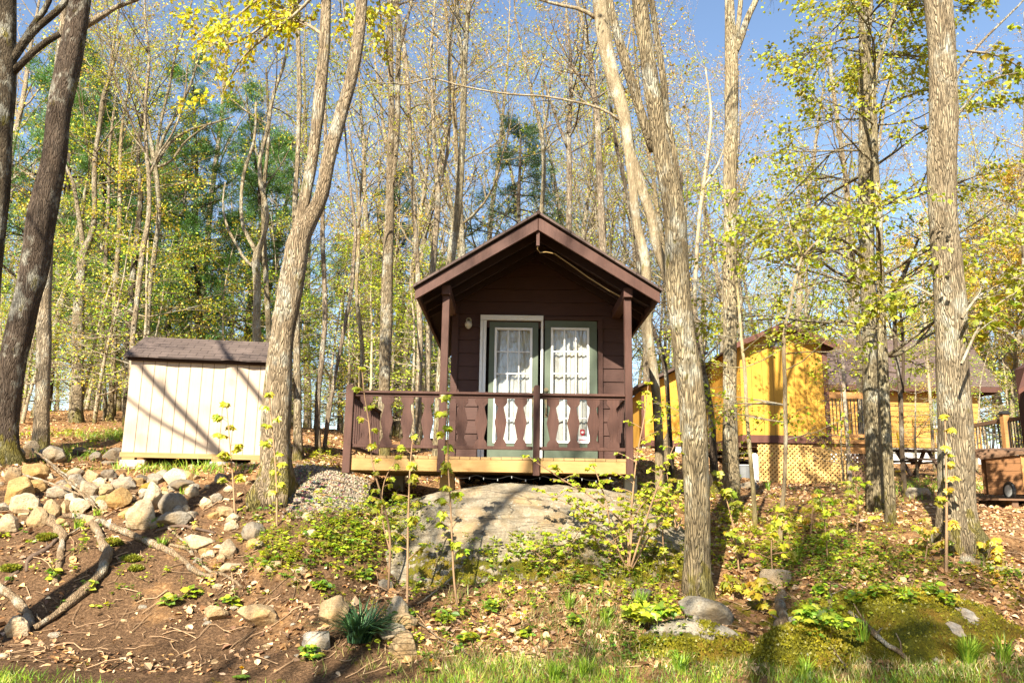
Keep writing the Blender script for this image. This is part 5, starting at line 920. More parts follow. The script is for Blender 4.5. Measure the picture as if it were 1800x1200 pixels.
# ------------------------------------------------------------------ woods behind: prototypes, then copies
def proto_tree(name, seed, H, r, lh, nl, ll, P, leaf, per, size, bark, tmpl=L4, rough=True, lean=0.03):
    rng = np.random.default_rng(seed); wood, crown, an = MB(), MB(), []
    n = 14; p = np.zeros((n + 1, 4)); d = np.array([rng.normal() * lean, rng.normal() * lean, 1.0])
    for i in range(1, n + 1): d = d + rng.normal(size=3) * 0.035 * np.array([1, 1, 0]); d /= np.linalg.norm(d); p[i, :3] = p[i - 1, :3] + d * H / n
    p[:, 3] = r * (1 - 0.9 * np.linspace(0, 1, n + 1) ** 1.2); p[0, 2] -= 0.3; sm = smooth_path(p, 0.5)
    wood.tube(sm[:, :3], sm[:, 3], 9, 0.09, seed, flare=flare_fn(0, 0.4, 4, seed))
    for k in range(nl):
        f = (k + rng.random()) / nl; z = lh + (H * 0.98 - lh) * f; i = int(np.argmin(np.abs(sm[:, 2] - z))); az = k * 2.4 + rng.normal() * 0.5; el = P.get('el', (0.5, 1.0)); e = rng.uniform(*el)
        dd = np.array([math.cos(az) * math.cos(e), math.sin(az) * math.cos(e), math.sin(e)]); L = ll * rng.uniform(0.7, 1.25) * P.get('taper', lambda f: 1.1 - 0.55 * f)(f)
        grow(wood, rng, sm[i, :3], dd, L, max(0.01, sm[i, 3] * rng.uniform(0.3, 0.5)), 0, P, an)
    leafmesh(crown, rng, an, per, size, leaf, tmpl, P.get('droop', 0.4), P.get('spread', 0.08))
    t = bpy.data.objects.new(name, None); t.empty_display_size = 0.2
    w = wood.build('trunk', BARK if rough else BARKS, t, smooth=True); w.color = (*BCOL[bark], 1); crown.build('crown', NEEDLE if tmpl is TUFT else LEAF, t); COL.objects.link(t); return t
BARE = dict(wob=0.11, lift=(0.06, 0.04, 0.02), n=(6, 5, 4), max=2, seg=0.6)
UND = dict(wob=0.12, lift=(0.0, 0.0, 0.0), n=(7, 5, 4), max=2, seg=0.4, flat=True, el=(-0.05, 0.35), spread=0.1)
PINEP = dict(wob=0.08, lift=(0.03, 0.02, 0.0), n=(7, 4, 3), max=1, seg=0.5, el=(-0.1, 0.25), taper=lambda f: 1.25 - 1.05 * f, droop=-0.3, spread=0.14)
HEMP = dict(wob=0.06, lift=(-0.02, -0.01, 0.0), n=(9, 5, 3), max=1, seg=0.4, flat=True, el=(-0.2, 0.1), taper=lambda f: 1.3 - 1.15 * f, droop=0.3, spread=0.12)
PROTO = {}
for k, (lf, per, bk, H, r) in enumerate([('yg', 3.2, 'grey', 17, .14), (['bronze', 'yg'], 3.2, 'pale', 18, .15), (['pink', 'bronze'], 3.0, 'grey', 19, .17), (['gold', 'yg'], 3, 'tan', 16, .12), ('yg', 4, 'pale', 15, .10)]):
    PROTO['bare%d' % k] = proto_tree('maple_tree', 100 + k, H, r, 5.0, 24, 3.1, BARE, lf, per, 0.078, 'pale' if bk == 'grey' else bk)
for k, (lf, H) in enumerate([('lime', 7), ('yg', 8.5), (['lime', 'green'], 6), (['yg', 'gold'], 9)]):
    PROTO['und%d' % k] = proto_tree('understory_tree', 200 + k, H, 0.06, 0.9, 24, 2.1, UND, lf, 3.4, 0.078, 'pale', rough=False)
for k in range(2): PROTO['pine%d' % k] = proto_tree('pine_tree', 300 + k, 15 + 2 * k, 0.19, 3.0, 46, 3.0, PINEP, 'pine', 17, 0.26, 'dark', TUFT)
PROTO['hem'] = proto_tree('hemlock_tree', 320, 12, 0.15, 1.0, 60, 2.5, HEMP, 'hem', 16, 0.15, 'dark', TUFT)
PROTO['goldbush'] = proto_tree('maple_tree', 330, 14, 0.14, 2.5, 34, 3.3, BARE, ['gold', 'gold', 'bronze'], 15, 0.115, 'tan')
used = set()
def put(kind, x, y, label, group, s=1.0, rz=None, rng=np.random.default_rng(5)):
    src = PROTO[kind]; o = src if kind not in used else copy_tree(src); used.add(kind)
    o.location = (x, y, h1(x, y) - 0.05); k = s * rng.uniform(0.88, 1.12); o.scale = (k, k, k * rng.uniform(0.92, 1.1)); o.rotation_euler = (rng.normal() * 0.025, rng.normal() * 0.03, rng.uniform(0, 6.28) if rz is None else rz)
    tag(o, label, 'tree', group); return o
rng = np.random.default_rng(42)
def region(px): return 0 if px < 470 else 1 if px < 1120 else 2
RG = ['behind the shed', 'behind the cabin', 'behind the ochre buildings']
SEEN = []
def free(x, y, d):
    if any((x - a) ** 2 + (y - b) ** 2 < d * d for a, b in SEEN): return False
    if 14.5 > y and -7 < x < 4: return False
    if ox0 - .9 < x < ox1 + 2.5 and 18.5 < y < 26: return False
    if x > 3.2 and x < 8 and 21.5 < y < 27: return False
    if x > hx0 - 1.5 and 22 < y < YH + 6.5 and x < hx1 + 1.5: return False
    if wx0 - 1 < x < wx1 + 1 and y < 17: return False
    SEEN.append((x, y)); return True
def scatter(n, kinds, y0, y1, lab, grp, d=1.2, pxr=(-120, 1920), s=1.0):
    c = 0; tr = 0
    while c < n and tr < n * 30:
        tr += 1; y = y0 + (y1 - y0) * rng.random() ** 1.3; px = rng.uniform(*pxr); x = (px - 900) / FPX * y * 1.0
        if not free(x, y, d): continue
        c += 1; r = region(px); put(kinds[rng.integers(len(kinds))], x, y, lab % RG[r], grp % RG[r], s)
for px, y, k, s in ((80, 27, 0, 0.85), (200, 26, 1, 0.66), (285, 25, 0, 0.66), (360, 26, 1, 0.64), (425, 27, 0, 0.74), (495, 26, 1, 0.62), (10, 34, 1, .95), (130, 38, 0, 1.0), (320, 38, 1, 0.8), (600, 40, 0, 0.72), (700, 46, 1, 0.72), (230, 40, 0, 0.9)):
    x = (px - 900) / FPX * y; SEEN.append((x, y)); put('pine%d' % k, x, y, 'bluish green pine rising in the woods %s' % RG[region(px)], 'pines in the woods %s' % RG[region(px)], s)
scatter(20, ['bare0', 'bare1', 'bare2', 'bare3', 'bare4'], 24, 38, 'tall slender maple with sparse new leaves deep in the woods %s', 'slender maples deep in the woods %s', 1.6)
scatter(46, ['bare0', 'bare1', 'bare2', 'bare3', 'bare4'], 34, 75, 'tall slender maple with sparse new leaves deep in the woods %s', 'slender maples deep in the woods %s', 2.0)
scatter(30, ['und0', 'und1', 'und2', 'und3'], 20, 32, 'low leafy yellow green understory tree in the woods %s', 'understory trees in the woods %s', 1.0, (-80, 800), .8)
scatter(34, ['und0', 'und1', 'und2', 'und3'], 32, 60, 'low leafy yellow green understory tree in the woods %s', 'understory trees in the woods %s', 1.4, s=1.25)
scatter(16, ['und0', 'und1', 'und3'], 34, 52, 'low leafy yellow green understory tree in the woods %s', 'understory trees in the woods %s', 1.4, (1150, 1900))
for px, y, s, lab in ((885, 26, 1.0, 'dark hemlock just above the left slope of the cabin roof'), (700, 32, 0.8, 'dark drooping hemlock low behind the left porch railing'), (640, 36, 0.7, 'dark hemlock behind the deck corner post')):
    put('hem', (px - 900) / FPX * y, y, lab, 'hemlocks behind the cabin', s)
scatter(46, ['und2', 'und0'], 27, 50, 'short bushy yellow green shrub on the forest floor %s', 'shrubs on the forest floor %s', 0.9, (-100, 1000), 0.5)
scatter(30, ['bare0', 'bare1', 'bare2', 'bare3', 'bare4'], 26, 48, 'tall slender maple with sparse new leaves deep in the woods %s', 'slender maples deep in the woods %s', 1.3, (1000, 1900))
scatter(22, ['bare0', 'bare1', 'bare2', 'bare4'], 28, 60, 'tall slender maple with sparse new leaves deep in the woods %s', 'slender maples deep in the woods %s', 1.3, (560, 1130))
scatter(18, ['und0', 'und1', 'und3'], 33, 50, 'low leafy yellow green understory tree in the woods %s', 'understory trees in the woods %s', 1.2, (1130, 1900), 1.2)
for px, y, k, sc_, lab in ((1608, 21.5, 'und0', .5, 'small leafy tree screening the house wall behind the slim twin trunks'), (1712, 24, 'und2', .62, 'small leafy tree between the largest trunk and the deck railing'), (1478, 18.6, 'und3', .42, 'small leafy tree at the corner of the ochre cabin'), (1250, 17.2, 'und1', .42, 'small leafy tree before the low ochre shed'), (1650, 27.5, 'und3', .5, 'small leafy tree close to the house window')):
    put(k, (px - 900) / FPX * y, y, lab, 'small leafy trees round the ochre buildings', sc_)
for px, y, s, lab in ((1775, 34, 1.05, 'golden leafed tree at the upper right edge of the picture'), (1900, 40, 1.1, 'golden leafed tree just past the right edge'), (1690, 48, 1.1, 'golden leafed tree seen right of the largest trunk far back')):
    put('goldbush', (px - 900) / FPX * y, y, lab, 'golden trees at right', s)
# trees on the near side of the clearing, whose shade falls into it
for x, y, k, s in ((-13.6, 0.4, 'bare0', 1.15), (-13.2, 1.5, 'bare2', .95), (-6.3, -2.2, 'bare1', 0.95), (-8.4, -6.5, 'bare3', 1), (-1.2, -4.6, 'bare3', 0.8), (-4.2, -6.5, 'bare0', 1.1), (-1.4, -7.4, 'bare2', 1.05), (2.2, -5.2, 'goldbush', 0.8), (0.6, -2.6, 'und3', 1.15), (4.6, -3.4, 'und1', 1.2), (-2.6, -9.5, 'bare4', 1.0), (6.5, -8.0, 'goldbush', 0.9), (-4.5, -6.8, 'und3', 1.1), (-0.8, -3.6, 'und1', 1.25), (-3.0, -3.6, 'und3', 1.1), (8.5, -2.0, 'und0', 1.3)):
    put(k, x, y, 'tree on the near side of the clearing outside the picture', 'trees on the near side of the clearing', s)

rng = np.random.default_rng(17); nb = np.array([-6.3, 6.0, h1(-6.3, 6.0)]); nt_ = empty('maple_tree', tuple(nb), 'forked tree just outside the left edge whose limbs shade the shed', 'tree'); wd_, cr_, an_ = MB(), MB(), []
tr_ = smooth_path(np.array([(-6.3, 6, nb[2] - .2, .16), (-6.3, 6, 4, .14), (-6.25, 6, 8, .12), (-6.1, 6.1, 12, .08), (-6.0, 6.1, 15, .03)])); wd_.tube(tr_[:, :3], tr_[:, 3], 12, .1, 3, flare=flare_fn(nb[2], .5, 5, 2))
for L_ in ([(-6.3, 6, 6.9, .08), (-8.0, 6, 8.6, .065), (-9.6, 6.1, 10.1, .05), (-11.2, 6.2, 12.0, .02)], [(-6.28, 6, 8.4, .06), (-8.0, 5.9, 10.3, .05), (-9.4, 5.8, 12.2, .02)], [(-8.0, 6, 8.6, .04), (-9.3, 6, 9.2, .035), (-10.6, 6, 10.2, .015)]):
    q_ = smooth_path(np.array(L_)); wd_.tube(q_[:, :3], q_[:, 3], 8, .06, 5)
    for k in range(5):
        i_ = rng.integers(len(q_) // 4, len(q_) - 1); grow(wd_, rng, q_[i_, :3], np.array([rng.normal(), rng.normal(), .8]), rng.uniform(.6, 1.3), q_[i_, 3] * .45, 1, BARE, an_)
leafmesh(cr_, rng, an_, 2, .08, 'yg'); o = wd_.build('trunk', BARK, nt_, origin=nb, smooth=True); o.color = (*BCOL['grey'], 1); cr_.build('crown', LEAF, nt_, origin=nb)

# ------------------------------------------------------------------ surfaces things can lie on (ground plus rock humps)
from mathutils.kdtree import KDTree
_dv = np.concatenate([d[1] for d in DOMES]); KD = KDTree(len(_dv))
for i, v in enumerate(_dv): KD.insert((v[0], v[1], 0), i)
KD.balance()
def top(x, y):
    z = h1(x, y); c, i, d = KD.find((x, y, 0))
    return max(z, _dv[i][2]) if d < 0.09 else z
def hit2(px, py):
    d = ray(px, py); P = CAM[None] + d[None] * (_T / d[1])[:, None]; g = hgt(P[:, 0], P[:, 1])
    for k in range(len(_T)):
        if P[k, 2] <= g[k]: return np.array([P[k, 0], P[k, 1], g[k]])
        if P[k, 1] > 13: continue
        c, i, dd = KD.find((P[k, 0], P[k, 1], 0))
        if dd < 0.09 and P[k, 2] <= _dv[i][2]: return np.array([P[k, 0], P[k, 1], _dv[i][2]])
    return P[-1]

# moss pile on the rocks: short fuzz where the moss grows
BLADE = (np.array([(-0.5, 0, 0), (0.5, 0, 0), (0.1, 1.0, 0.0)]), np.array([(0, 1, 2)]))
for k, (o, V, ms) in enumerate(DOMES):
    rng = np.random.default_rng(60 + k); q = ms + 1.1 * 0.5 * fbm(V * 3.5, 4, 3) * 0.55; ok = np.nonzero((q > 0.5) & (V[:, 1] < o.location[1] + 0.4))[0]
    if len(ok) < 10: continue
    n = 16000 if ms.mean() > 0.5 else 7000
    a = V[rng.choice(ok, n)] + rng.normal(size=(n, 3)) * np.array([0.03, 0.03, 0.004]) + np.array([0, 0, -0.006]); ax = UP + rng.normal(size=(n, 3)) * 0.55
    tone = fbm(a * 1.6, 8, 3)[:, None]; C = np.array([(0.23, 0.215, 0.012)]) * (1 + 0.25 * rng.normal(size=(n, 1))) + np.clip(tone, 0, 1) * np.array([(0.16, 0.07, 0.008)])
    m = MB(); m.leaves(BLADE, a, ax, rng.normal(size=(n, 3)), rng.uniform(0.012, 0.03, n), np.clip(C, 0.01, 1)); m.v = [v for v in m.v]
    mo = m.build('moss', GRASSM, o, origin=np.array(o.location)); mo['kind'] = 'stuff'

# ------------------------------------------------------------------ leaf litter, twigs, gravel, ground cover, grass
rng = np.random.default_rng(9)
def field(n, y0, y1, pw=1.0, margin=1.12):
    y = y0 * (y1 / y0) ** rng.random(n) if pw else rng.uniform(y0, y1, n); x = rng.uniform(-1, 1, n) * 0.643 * y * margin; return x, y
x, y = field(125000, 7.9, 30); g = masks(x, y); keep = (rng.random(len(x)) < (0.10 + 0.93 * np.clip(g[2], 0, 1) ** 1.2) * np.clip(0.62 + 0.95 * fbm(P3(x, y) * 1.5, 31, 4), 0.04, 1.0)) & (g[0] < 0.4)
x, y = x[keep], y[keep]; n = len(x); z = hgt(x, y)
pl = np.array([(0.52, 0.30, 0.13), (0.60, 0.42, 0.24), (0.40, 0.23, 0.115), (0.27, 0.14, 0.065), (0.55, 0.38, 0.23), (0.16, 0.085, 0.05), (0.46, 0.26, 0.11), (0.42, 0.28, 0.19), (0.34, 0.2, 0.1)]); C = pl[rng.integers(0, len(pl), n)] * (1 + 0.2 * rng.normal(size=(n, 1)))
ax = rng.normal(size=(n, 3)) * np.array([1, 1, 0.3]); m = MB(); m.leaves((OVAL[0] * np.array([1.2, 1, 2.6]), OVAL[1]), np.stack([x, y, z + 0.008], 1), ax, UP + rng.normal(size=(n, 3)) * 0.4, np.clip(rng.lognormal(-2.95, .42, n), .02, .11), np.clip(C, 0.02, 0.8))
tag(m.build('leaf_litter', DRY), kind='stuff')
m = MB()
for k in range(1500):
    xx, yy = field(1, 7.9, 16); xx, yy = float(xx[0]), float(yy[0]); L = rng.uniform(0.06, 0.4); a = rng.uniform(0, np.pi); ts = np.linspace(-.5, .5, 4); bx_, by_ = xx + ts * L * math.cos(a) + rng.normal(size=4) * .012, yy + ts * L * math.sin(a) + rng.normal(size=4) * .012
    m.tube(np.stack([bx_, by_, hgt(bx_, by_) + 0.012 + rng.uniform(0, .02, 4)], 1), rng.uniform(0.0025, 0.007), 4, cap=False, col=np.array((0.26, 0.17, 0.10)) * rng.uniform(0.5, 1.5))
tag(m.build('twig_litter', STEM), kind='stuff')
n = 5000; x = gv[0] + rng.normal(size=n) * 0.62; y = gv[1] + 0.35 + rng.normal(size=n) * 0.8; g = masks(x, y)[0]; k = g > 0.38 + 0.15 * rng.normal(size=n); x, y = x[k], y[k]; n = len(x)
OCT = (np.array([(1, 0, 0), (-1, 0, 0), (0, 1, 0), (0, -1, 0), (0, 0, .6), (0, 0, -.6)]) * 0.5, np.array([(0, 2, 4), (2, 1, 4), (1, 3, 4), (3, 0, 4), (2, 0, 5), (1, 2, 5), (3, 1, 5), (0, 3, 5)]))
C = np.array([(0.25, 0.215, 0.17)]) * (1 + 0.3 * rng.normal(size=(n, 1))) * np.array([(1, 0.97, 0.92)]); m = MB(); m.leaves(OCT, np.stack([x, y, hgt(x, y) + 0.008], 1), rng.normal(size=(n, 3)), UP + rng.normal(size=(n, 3)) * .6, rng.uniform(0.015, 0.05, n), np.clip(C, 0.08, 0.85)); tag(m.build('gravel', DRY), kind='stuff')
# ground cover plants in drifts
drifts = [(610, 935, 110, 50, 330, ['lime', 'green', 'yg']), (690, 900, 60, 50, 90, ['yg', 'lime']), (560, 990, 120, 50, 110, ['green', 'lime', 'maple']), (480, 960, 60, 50, 60, ['lime', 'yg']), (880, 975, 110, 24, 60, ['lime']), (960, 1010, 90, 40, 60, ['green', 'lime']), (1110, 1000, 90, 32, 120, ['green', 'lime', 'yg']), (1330, 950, 110, 60, 190, ['lime', 'yg']), (1450, 985, 110, 45, 300, ['lime', 'green']), (1420, 910, 170, 40, 170, ['yg', 'lime', 'gold']), (1570, 1000, 90, 40, 110, ['lime', 'green', 'maple']), (1740, 1010, 90, 30, 70, ['maple', 'gold', 'green']), (1250, 900, 60, 60, 70, ['yg']),
          (1150, 1060, 60, 30, 45, ['lime']), (870, 1060, 200, 60, 90, ['green', 'lime']), (300, 1010, 220, 70, 40, ['lime', 'green']), (1100, 1130, 120, 40, 60, ['green']), (760, 1130, 120, 40, 40, ['lime', 'green']), (150, 930, 150, 60, 25, ['green', 'lime']), (1180, 850, 80, 40, 70, ['lime', 'yg']), (150, 770, 120, 14, 90, ['lime']), (560, 800, 60, 16, 50, ['yg', 'lime']), (1450, 1085, 60, 40, 60, ['lime', 'green']), (1600, 850, 100, 12, 80, ['lime', 'green']), (700, 800, 400, 30, 60, ['yg'])]
pos, axs, sz, cs = [], [], [], []; stm = MB()
for (cx, cy, sx_, sy_, n, pal) in drifts:
    for k in range(int(n * 1.15)):
        px, py = cx + rng.normal() * sx_ * .6, cy + rng.normal() * sy_ * .6
        if py > 1195 or py < 745: continue
        p = hit2(px, py) if 680 < px < 1210 or px > 1360 else hit(px, py); hh = rng.uniform(0.03, 0.16); nl = rng.integers(4, 10); pc = pal[rng.integers(len(pal))]; s = rng.uniform(0.028, 0.06)
        tip = p + np.array([rng.normal() * .03, rng.normal() * .03, hh]); stm.tube([p, (p + tip) / 2 + rng.normal(size=3) * .01, tip], 0.0022, 3, cap=False, col=(0.16, 0.16, 0.03))
        for j in range(nl): t = rng.uniform(.3, 1); a = rng.uniform(0, 6.28); pos.append(p + (tip - p) * t + np.array([math.cos(a), math.sin(a), 0]) * 0.015); axs.append((math.cos(a), math.sin(a), rng.uniform(-.3, .5))); sz.append(s * rng.uniform(.7, 1.3)); cs.append(colvar(rng, pc, 1)[0])
m = MB(); m.leaves(OVAL, pos, axs, UP + rng.normal(size=(len(pos), 3)) * .35, sz, cs); m.v += []
gcv = m.build('ground_cover', LEAF); tag(gcv, kind='stuff'); st_ = stm.build('ground_cover_stems', STEM); tag(st_, kind='stuff')
# grass
GB = (np.array([(-0.045, 0, 0), (0.045, 0, 0), (-0.032, 0.5, 0.05), (0.032, 0.5, 0.05), (0, 1.0, 0.28)]), np.array([(0, 1, 3), (0, 3, 2), (2, 3, 4)]))
def blades(m, P, hgt_, spread, cols, lean=0.45):
    n = len(P); ax = UP + rng.normal(size=(n, 3)) * lean * np.array([1, 1, .2]); C = cols[rng.integers(0, len(cols), n)] * (1 + .2 * rng.normal(size=(n, 1))); m.leaves(GB, P, ax, rng.normal(size=(n, 3)), hgt_ * rng.uniform(.5, 1.3, n), np.clip(C, .01, .8))
GC1 = np.array([(0.17, 0.32, 0.03), (0.27, 0.42, 0.03), (0.14, 0.24, 0.03), (0.38, 0.42, 0.06)]); GC2 = np.array([(0.45, 0.36, 0.18), (0.2, 0.26, 0.05), (0.4, 0.33, 0.14), (0.14, 0.2, 0.03)])
m = MB(); n = 60000; x = rng.uniform(-7, 7, n); y = rng.uniform(6.3, 8.5, n); edge = 7.75 + 0.22 * fbm(P3(x, y) * 0.8, 55, 3) + 0.25 * (x > -0.5) + 0.12 * (x > 1.5) - 0.25 * gauss(x, y, -2.3, 7.9, 1.0, 3) ; kk = rng.random(n) < np.clip((edge - y) / 0.16, 0, 1) * np.clip(0.75 + 1.2 * fbm(P3(x, y) * 2.3, 56, 3), 0.12, 1); x, y = x[kk], y[kk]
blades(m, np.stack([x, y, hgt(x, y) - .005], 1), 0.085, 0, GC1); tag(m.build('lawn_grass', GRASSM), kind='stuff')
m = MB()
for cx, cy, sx_, sy_, n in ((1080, 1120, 130, 50, 1500), (1020, 1080, 100, 40, 600), (1600, 1175, 200, 22, 1800), (1320, 1168, 160, 22, 1500), (870, 1170, 200, 25, 1300), (900, 1050, 160, 50, 500), (250, 768, 120, 8, 1600), (120, 800, 60, 8, 500), (330, 826, 110, 6, 400), (1640, 860, 150, 12, 900), (1100, 1000, 80, 60, 250)):
    pp = [(cx + rng.normal() * sx_ * .6, cy + rng.normal() * sy_ * .6) for _ in range(n // 6)]; P = np.array([hit(px, min(1199, py)) for px, py in pp]); P = np.repeat(P, 6, 0) + rng.normal(size=(len(P) * 6, 3)) * np.array([.05, .05, 0]); P[:, 2] = hgt(P[:, 0], P[:, 1]) - .005
    blades(m, P, 0.10 if cy > 900 else 0.14, 0, GC2 if cy > 1000 else GC1)
tag(m.build('wild_grass', GRASSM), kind='stuff')

# grass tufts and the daffodil clump
def tuft(name, px, py, n, L, cols, label, lean=0.5, r=0.05, group=None, w=1.0, cat='grass tuft'):
    p = hit2(px, py); m = MB(); C = np.array(cols)
    for k in range(n):
        a = rng.uniform(0, 6.28); o = np.array([math.cos(a), math.sin(a), 0]) * r * math.sqrt(rng.random()); l = L * rng.uniform(.55, 1.15); s = lean * rng.uniform(.2, 1.3); b = rng.uniform(0, 6.28) * .35 + a; d = np.array([math.cos(b), math.sin(b), 0]); t = np.linspace(0, 1, 6)
        pts = o[None] + UP[None] * (l * (t - .28 * s * t ** 2.4))[:, None] + d[None] * (l * .75 * s * t ** 1.8)[:, None]; sd = np.cross(d, UP) * 0.006 * w; wd = (1 - t ** 3)[:, None]; V = np.concatenate([pts - sd * wd, pts + sd * wd]); i = np.arange(5); m.add(V, np.stack([i, i + 1, i + 7, i + 6], 1), np.clip(C[rng.integers(len(C))] * (1 + .2 * rng.normal()), .01, .8))
    o = m.build(name, GRASSM, None, loc=(p[0], p[1], p[2] - .01)); return tag(o, label, cat, group)
tuft('daffodil_clump', 632, 1128, 330, 0.44, [(0.045, 0.11, 0.05), (0.06, 0.15, 0.06), (0.035, 0.085, 0.045), (0.10, 0.20, 0.08)], 'dense clump of dark blue green strap leaves between the stones', 1.7, 0.12, None, 1.3, 'plant')
TC = [(0.22, 0.36, 0.03), (0.32, 0.42, 0.05), (0.15, 0.28, 0.03)]
for px, py, n, L, lab in ((1705, 1172, 260, 0.30, 'largest dense grass tuft in front of the mossy slab'), (1765, 1165, 70, 0.3, 'grass tuft right of the largest one by the mossy slab'), (1415, 1192, 60, 0.22, 'bright splayed grass tuft before the rounded moss rock'), (1518, 1128, 40, 0.24, 'upright thin grass tuft beside the stick on the slab'), (283, 962, 60, 0.16, 'grass tuft above the long dead branch'), (268, 928, 50, 0.16, 'grass tuft against the cream stone'), (172, 906, 30, 0.12, 'small grass tuft below the pinkish stone'), (138, 928, 50, 0.15, 'grass tuft between two curved dead branches'), (340, 842, 40, 0.17, 'grass tuft on the pile right of the wide pale stone'), (322, 868, 40, 0.13, 'grass tuft below the wide pale stone'), (1125, 1068, 60, 0.24, 'tall grass tuft left of the middle tree foot'), (1000, 1070, 45, 0.2, 'thin grass tuft below the bedrock'), (1065, 1100, 60, 0.22, 'wispy grass tuft among dry grass'), (1400, 985, 60, 0.2, 'grass tuft in the leaf litter at right'), (1590, 1050, 50, 0.15, 'small grass tuft at the back edge of the mossy slab'), (975, 1195, 80, 0.2, 'grass tuft at the bottom edge below the bare soil'), (1030, 1190, 80, 0.22, 'second tuft at the bottom edge near the bottom centre'), (1195, 1178, 60, 0.2, 'grass tuft growing before the orange mossed rock'), (1350, 862, 30, 0.25, 'narrow leafed tuft before the lattice skirt')):
    tuft('grass_tuft', px, py, n, L, TC, lab, 0.7, 0.05)
for px, py, lab in ((1292, 1150, 'left dandelion of the pair before the mossed rocks'), (1302, 1148, 'right dandelion of the pair before the mossed rocks'), (757, 1182, 'single dandelion right of the layered brown stone'), (423, 1196, 'dandelion at the bottom edge by the lawn')):
    p = hit(px, py); d = empty('dandelion', tuple(p), lab, 'flower'); m = MB(); m.tube([(0, 0, -.01), (.006, 0, .05), (0, 0, .1)], 0.003, 5, col=(.2, .25, .05)); m.build('stem', STEM, d); m = MB(); a = rng.normal(size=(70, 3)) * np.array([1, 1, .5]) + UP * .6 - np.array([0, .5, 0]); m.leaves(BLADE, np.tile((0, 0, .1), (70, 1)), a, rng.normal(size=(70, 3)), rng.uniform(.016, .024, 70), np.tile((.75, .45, .01), (70, 1))); m.build('flower_head', GRASSM, d)
    m = MB(); a = np.linspace(0, 6.28, 9)[:-1]; m.leaves(OVAL, np.tile((0, 0, .01), (8, 1)), np.stack([np.cos(a), np.sin(a), 0 * a + .25], 1), np.tile(UP, (8, 1)), .09, colvar(rng, 'green', 8)); m.build('leaf_rosette', LEAF, d)

# ------------------------------------------------------------------ fallen branches
def log(label, pts, mat=GREYW, name='dead_branch', cat='branch', rise=0.4, group=None, sides=9):
    P = []
    for px, py, w in pts:
        p = hit2(px, py); r = w / 2 * mpp(px, py, p[1]); P.append((p[0], p[1], p[2] + r * rise, r))
    P = np.array(P); sm = smooth_path(P, 0.05); o0 = sm[len(sm) // 2, :3].copy(); sm[:, :3] += 0.018 * np.stack([fbm(sm[:, :3] * 5, k, 2) for k in (3, 13, 23)], 1) * np.array([1, 1, .3])
    m = MB(); rg = np.random.default_rng(int(pts[0][0] * 7 + 999)); m.tube(sm[:, :3], np.clip(sm[:, 3], .003, 1) * (1 + .28 * fbm(sm[:, :3] * 7, 12, 3)), sides, .2, 7)
    for k in range(3 if sm[:, 3].max() > .02 else 1):
        i = rg.integers(len(sm) // 5, len(sm) - 1); d = rg.normal(size=3); d[2] = abs(d[2]) * .6 + .1; d /= np.linalg.norm(d); L = rg.uniform(.06, .3); r_ = max(.004, sm[i, 3] * rg.uniform(.25, .5)); m.tube([sm[i, :3], sm[i, :3] + d * L * .5 + rg.normal(size=3) * .012, sm[i, :3] + d * L], [r_, r_ * .8, r_ * .35], 6, cap=False)
    o = m.build(name, DEADB if mat is GREYW else mat, None, origin=o0, smooth=True); o.color = (.40, .30, .20, 1); return tag(o, label, cat, group)
log('bent forked dead branch under the oval stone', [(80, 908, 14), (96, 928, 15), (110, 945, 15), (107, 965, 13), (103, 990, 12), (97, 1030, 10)])
log('long curved pale log sweeping down to the knobbly stone', [(160, 918, 12), (168, 935, 15), (180, 960, 16), (187, 985, 17), (182, 1008, 17), (165, 1032, 16), (131, 1060, 15), (93, 1090, 14), (62, 1110, 12)], rise=.9)
log('longest dead branch crossing the bank from the pile', [(110, 911, 8), (152, 915, 10), (193, 930, 11), (241, 951, 11), (293, 972, 11), (331, 996, 10), (351, 1013, 9), (376, 1019, 7)], rise=.8)
log('pale crooked branch lying along the end of the longest one', [(300, 961, 5), (327, 968, 7), (344, 985, 7), (372, 1008, 6), (395, 1018, 6), (425, 1036, 5)], rise=.8)
log('short log cut by the left edge above the knobbly stone', [(-8, 1034, 13), (31, 1062, 14), (56, 1092, 12)])
log('dark broken branch left of the bent forked one', [(102, 950, 8), (85, 964, 9), (69, 976, 9), (50, 985, 8), (45, 1008, 6)], DARKW)
log('dark root like stick at the left edge', [(33, 1005, 8), (20, 1015, 8), (8, 1030, 7)], DARKW)
log('dark bowed branch behind the cream flat stone', [(275, 936, 5), (300, 930, 6), (330, 932, 6), (376, 942, 5)], DARKW, rise=1.2)
log('thin pale stick between the flat slab and cream flat stone', [(285, 922, 4), (315, 948, 4), (345, 975, 3)], rise=1.5)
log('long thin twig lying over the stone pile', [(28, 848, 4), (70, 863, 4), (110, 877, 4), (150, 890, 3)], rise=9)
log('upper twig of the bundle over the stone pile', [(72, 815, 3), (105, 850, 4), (135, 880, 4), (163, 908, 4)], rise=8)
log('lower twig of the bundle over the stone pile', [(52, 800, 3), (90, 835, 4), (130, 868, 4), (165, 905, 4)], rise=9)
log('fallen stick resting across the mossy slab', [(1494, 1081, 7), (1531, 1112, 9), (1562, 1140, 9), (1580, 1155, 9), (1598, 1170, 7)], rise=1.1)
log('thick crooked log end behind the rounded moss rock', [(1378, 1048, 17), (1369, 1066, 16), (1377, 1088, 17), (1370, 1108, 15)])
log('short straight log end left of the mossy slab', [(1458, 1050, 10), (1459, 1085, 10)])
log('thin curved twig on the rounded moss rock', [(1455, 1136, 3), (1465, 1155, 3), (1490, 1180, 4)], rise=1.2)
log('long surface root running right from the largest trunk', [(1690, 986, 26), (1725, 994, 13), (1760, 1003, 11), (1810, 1012, 9)], GREYW, name='tree_root', cat='root')
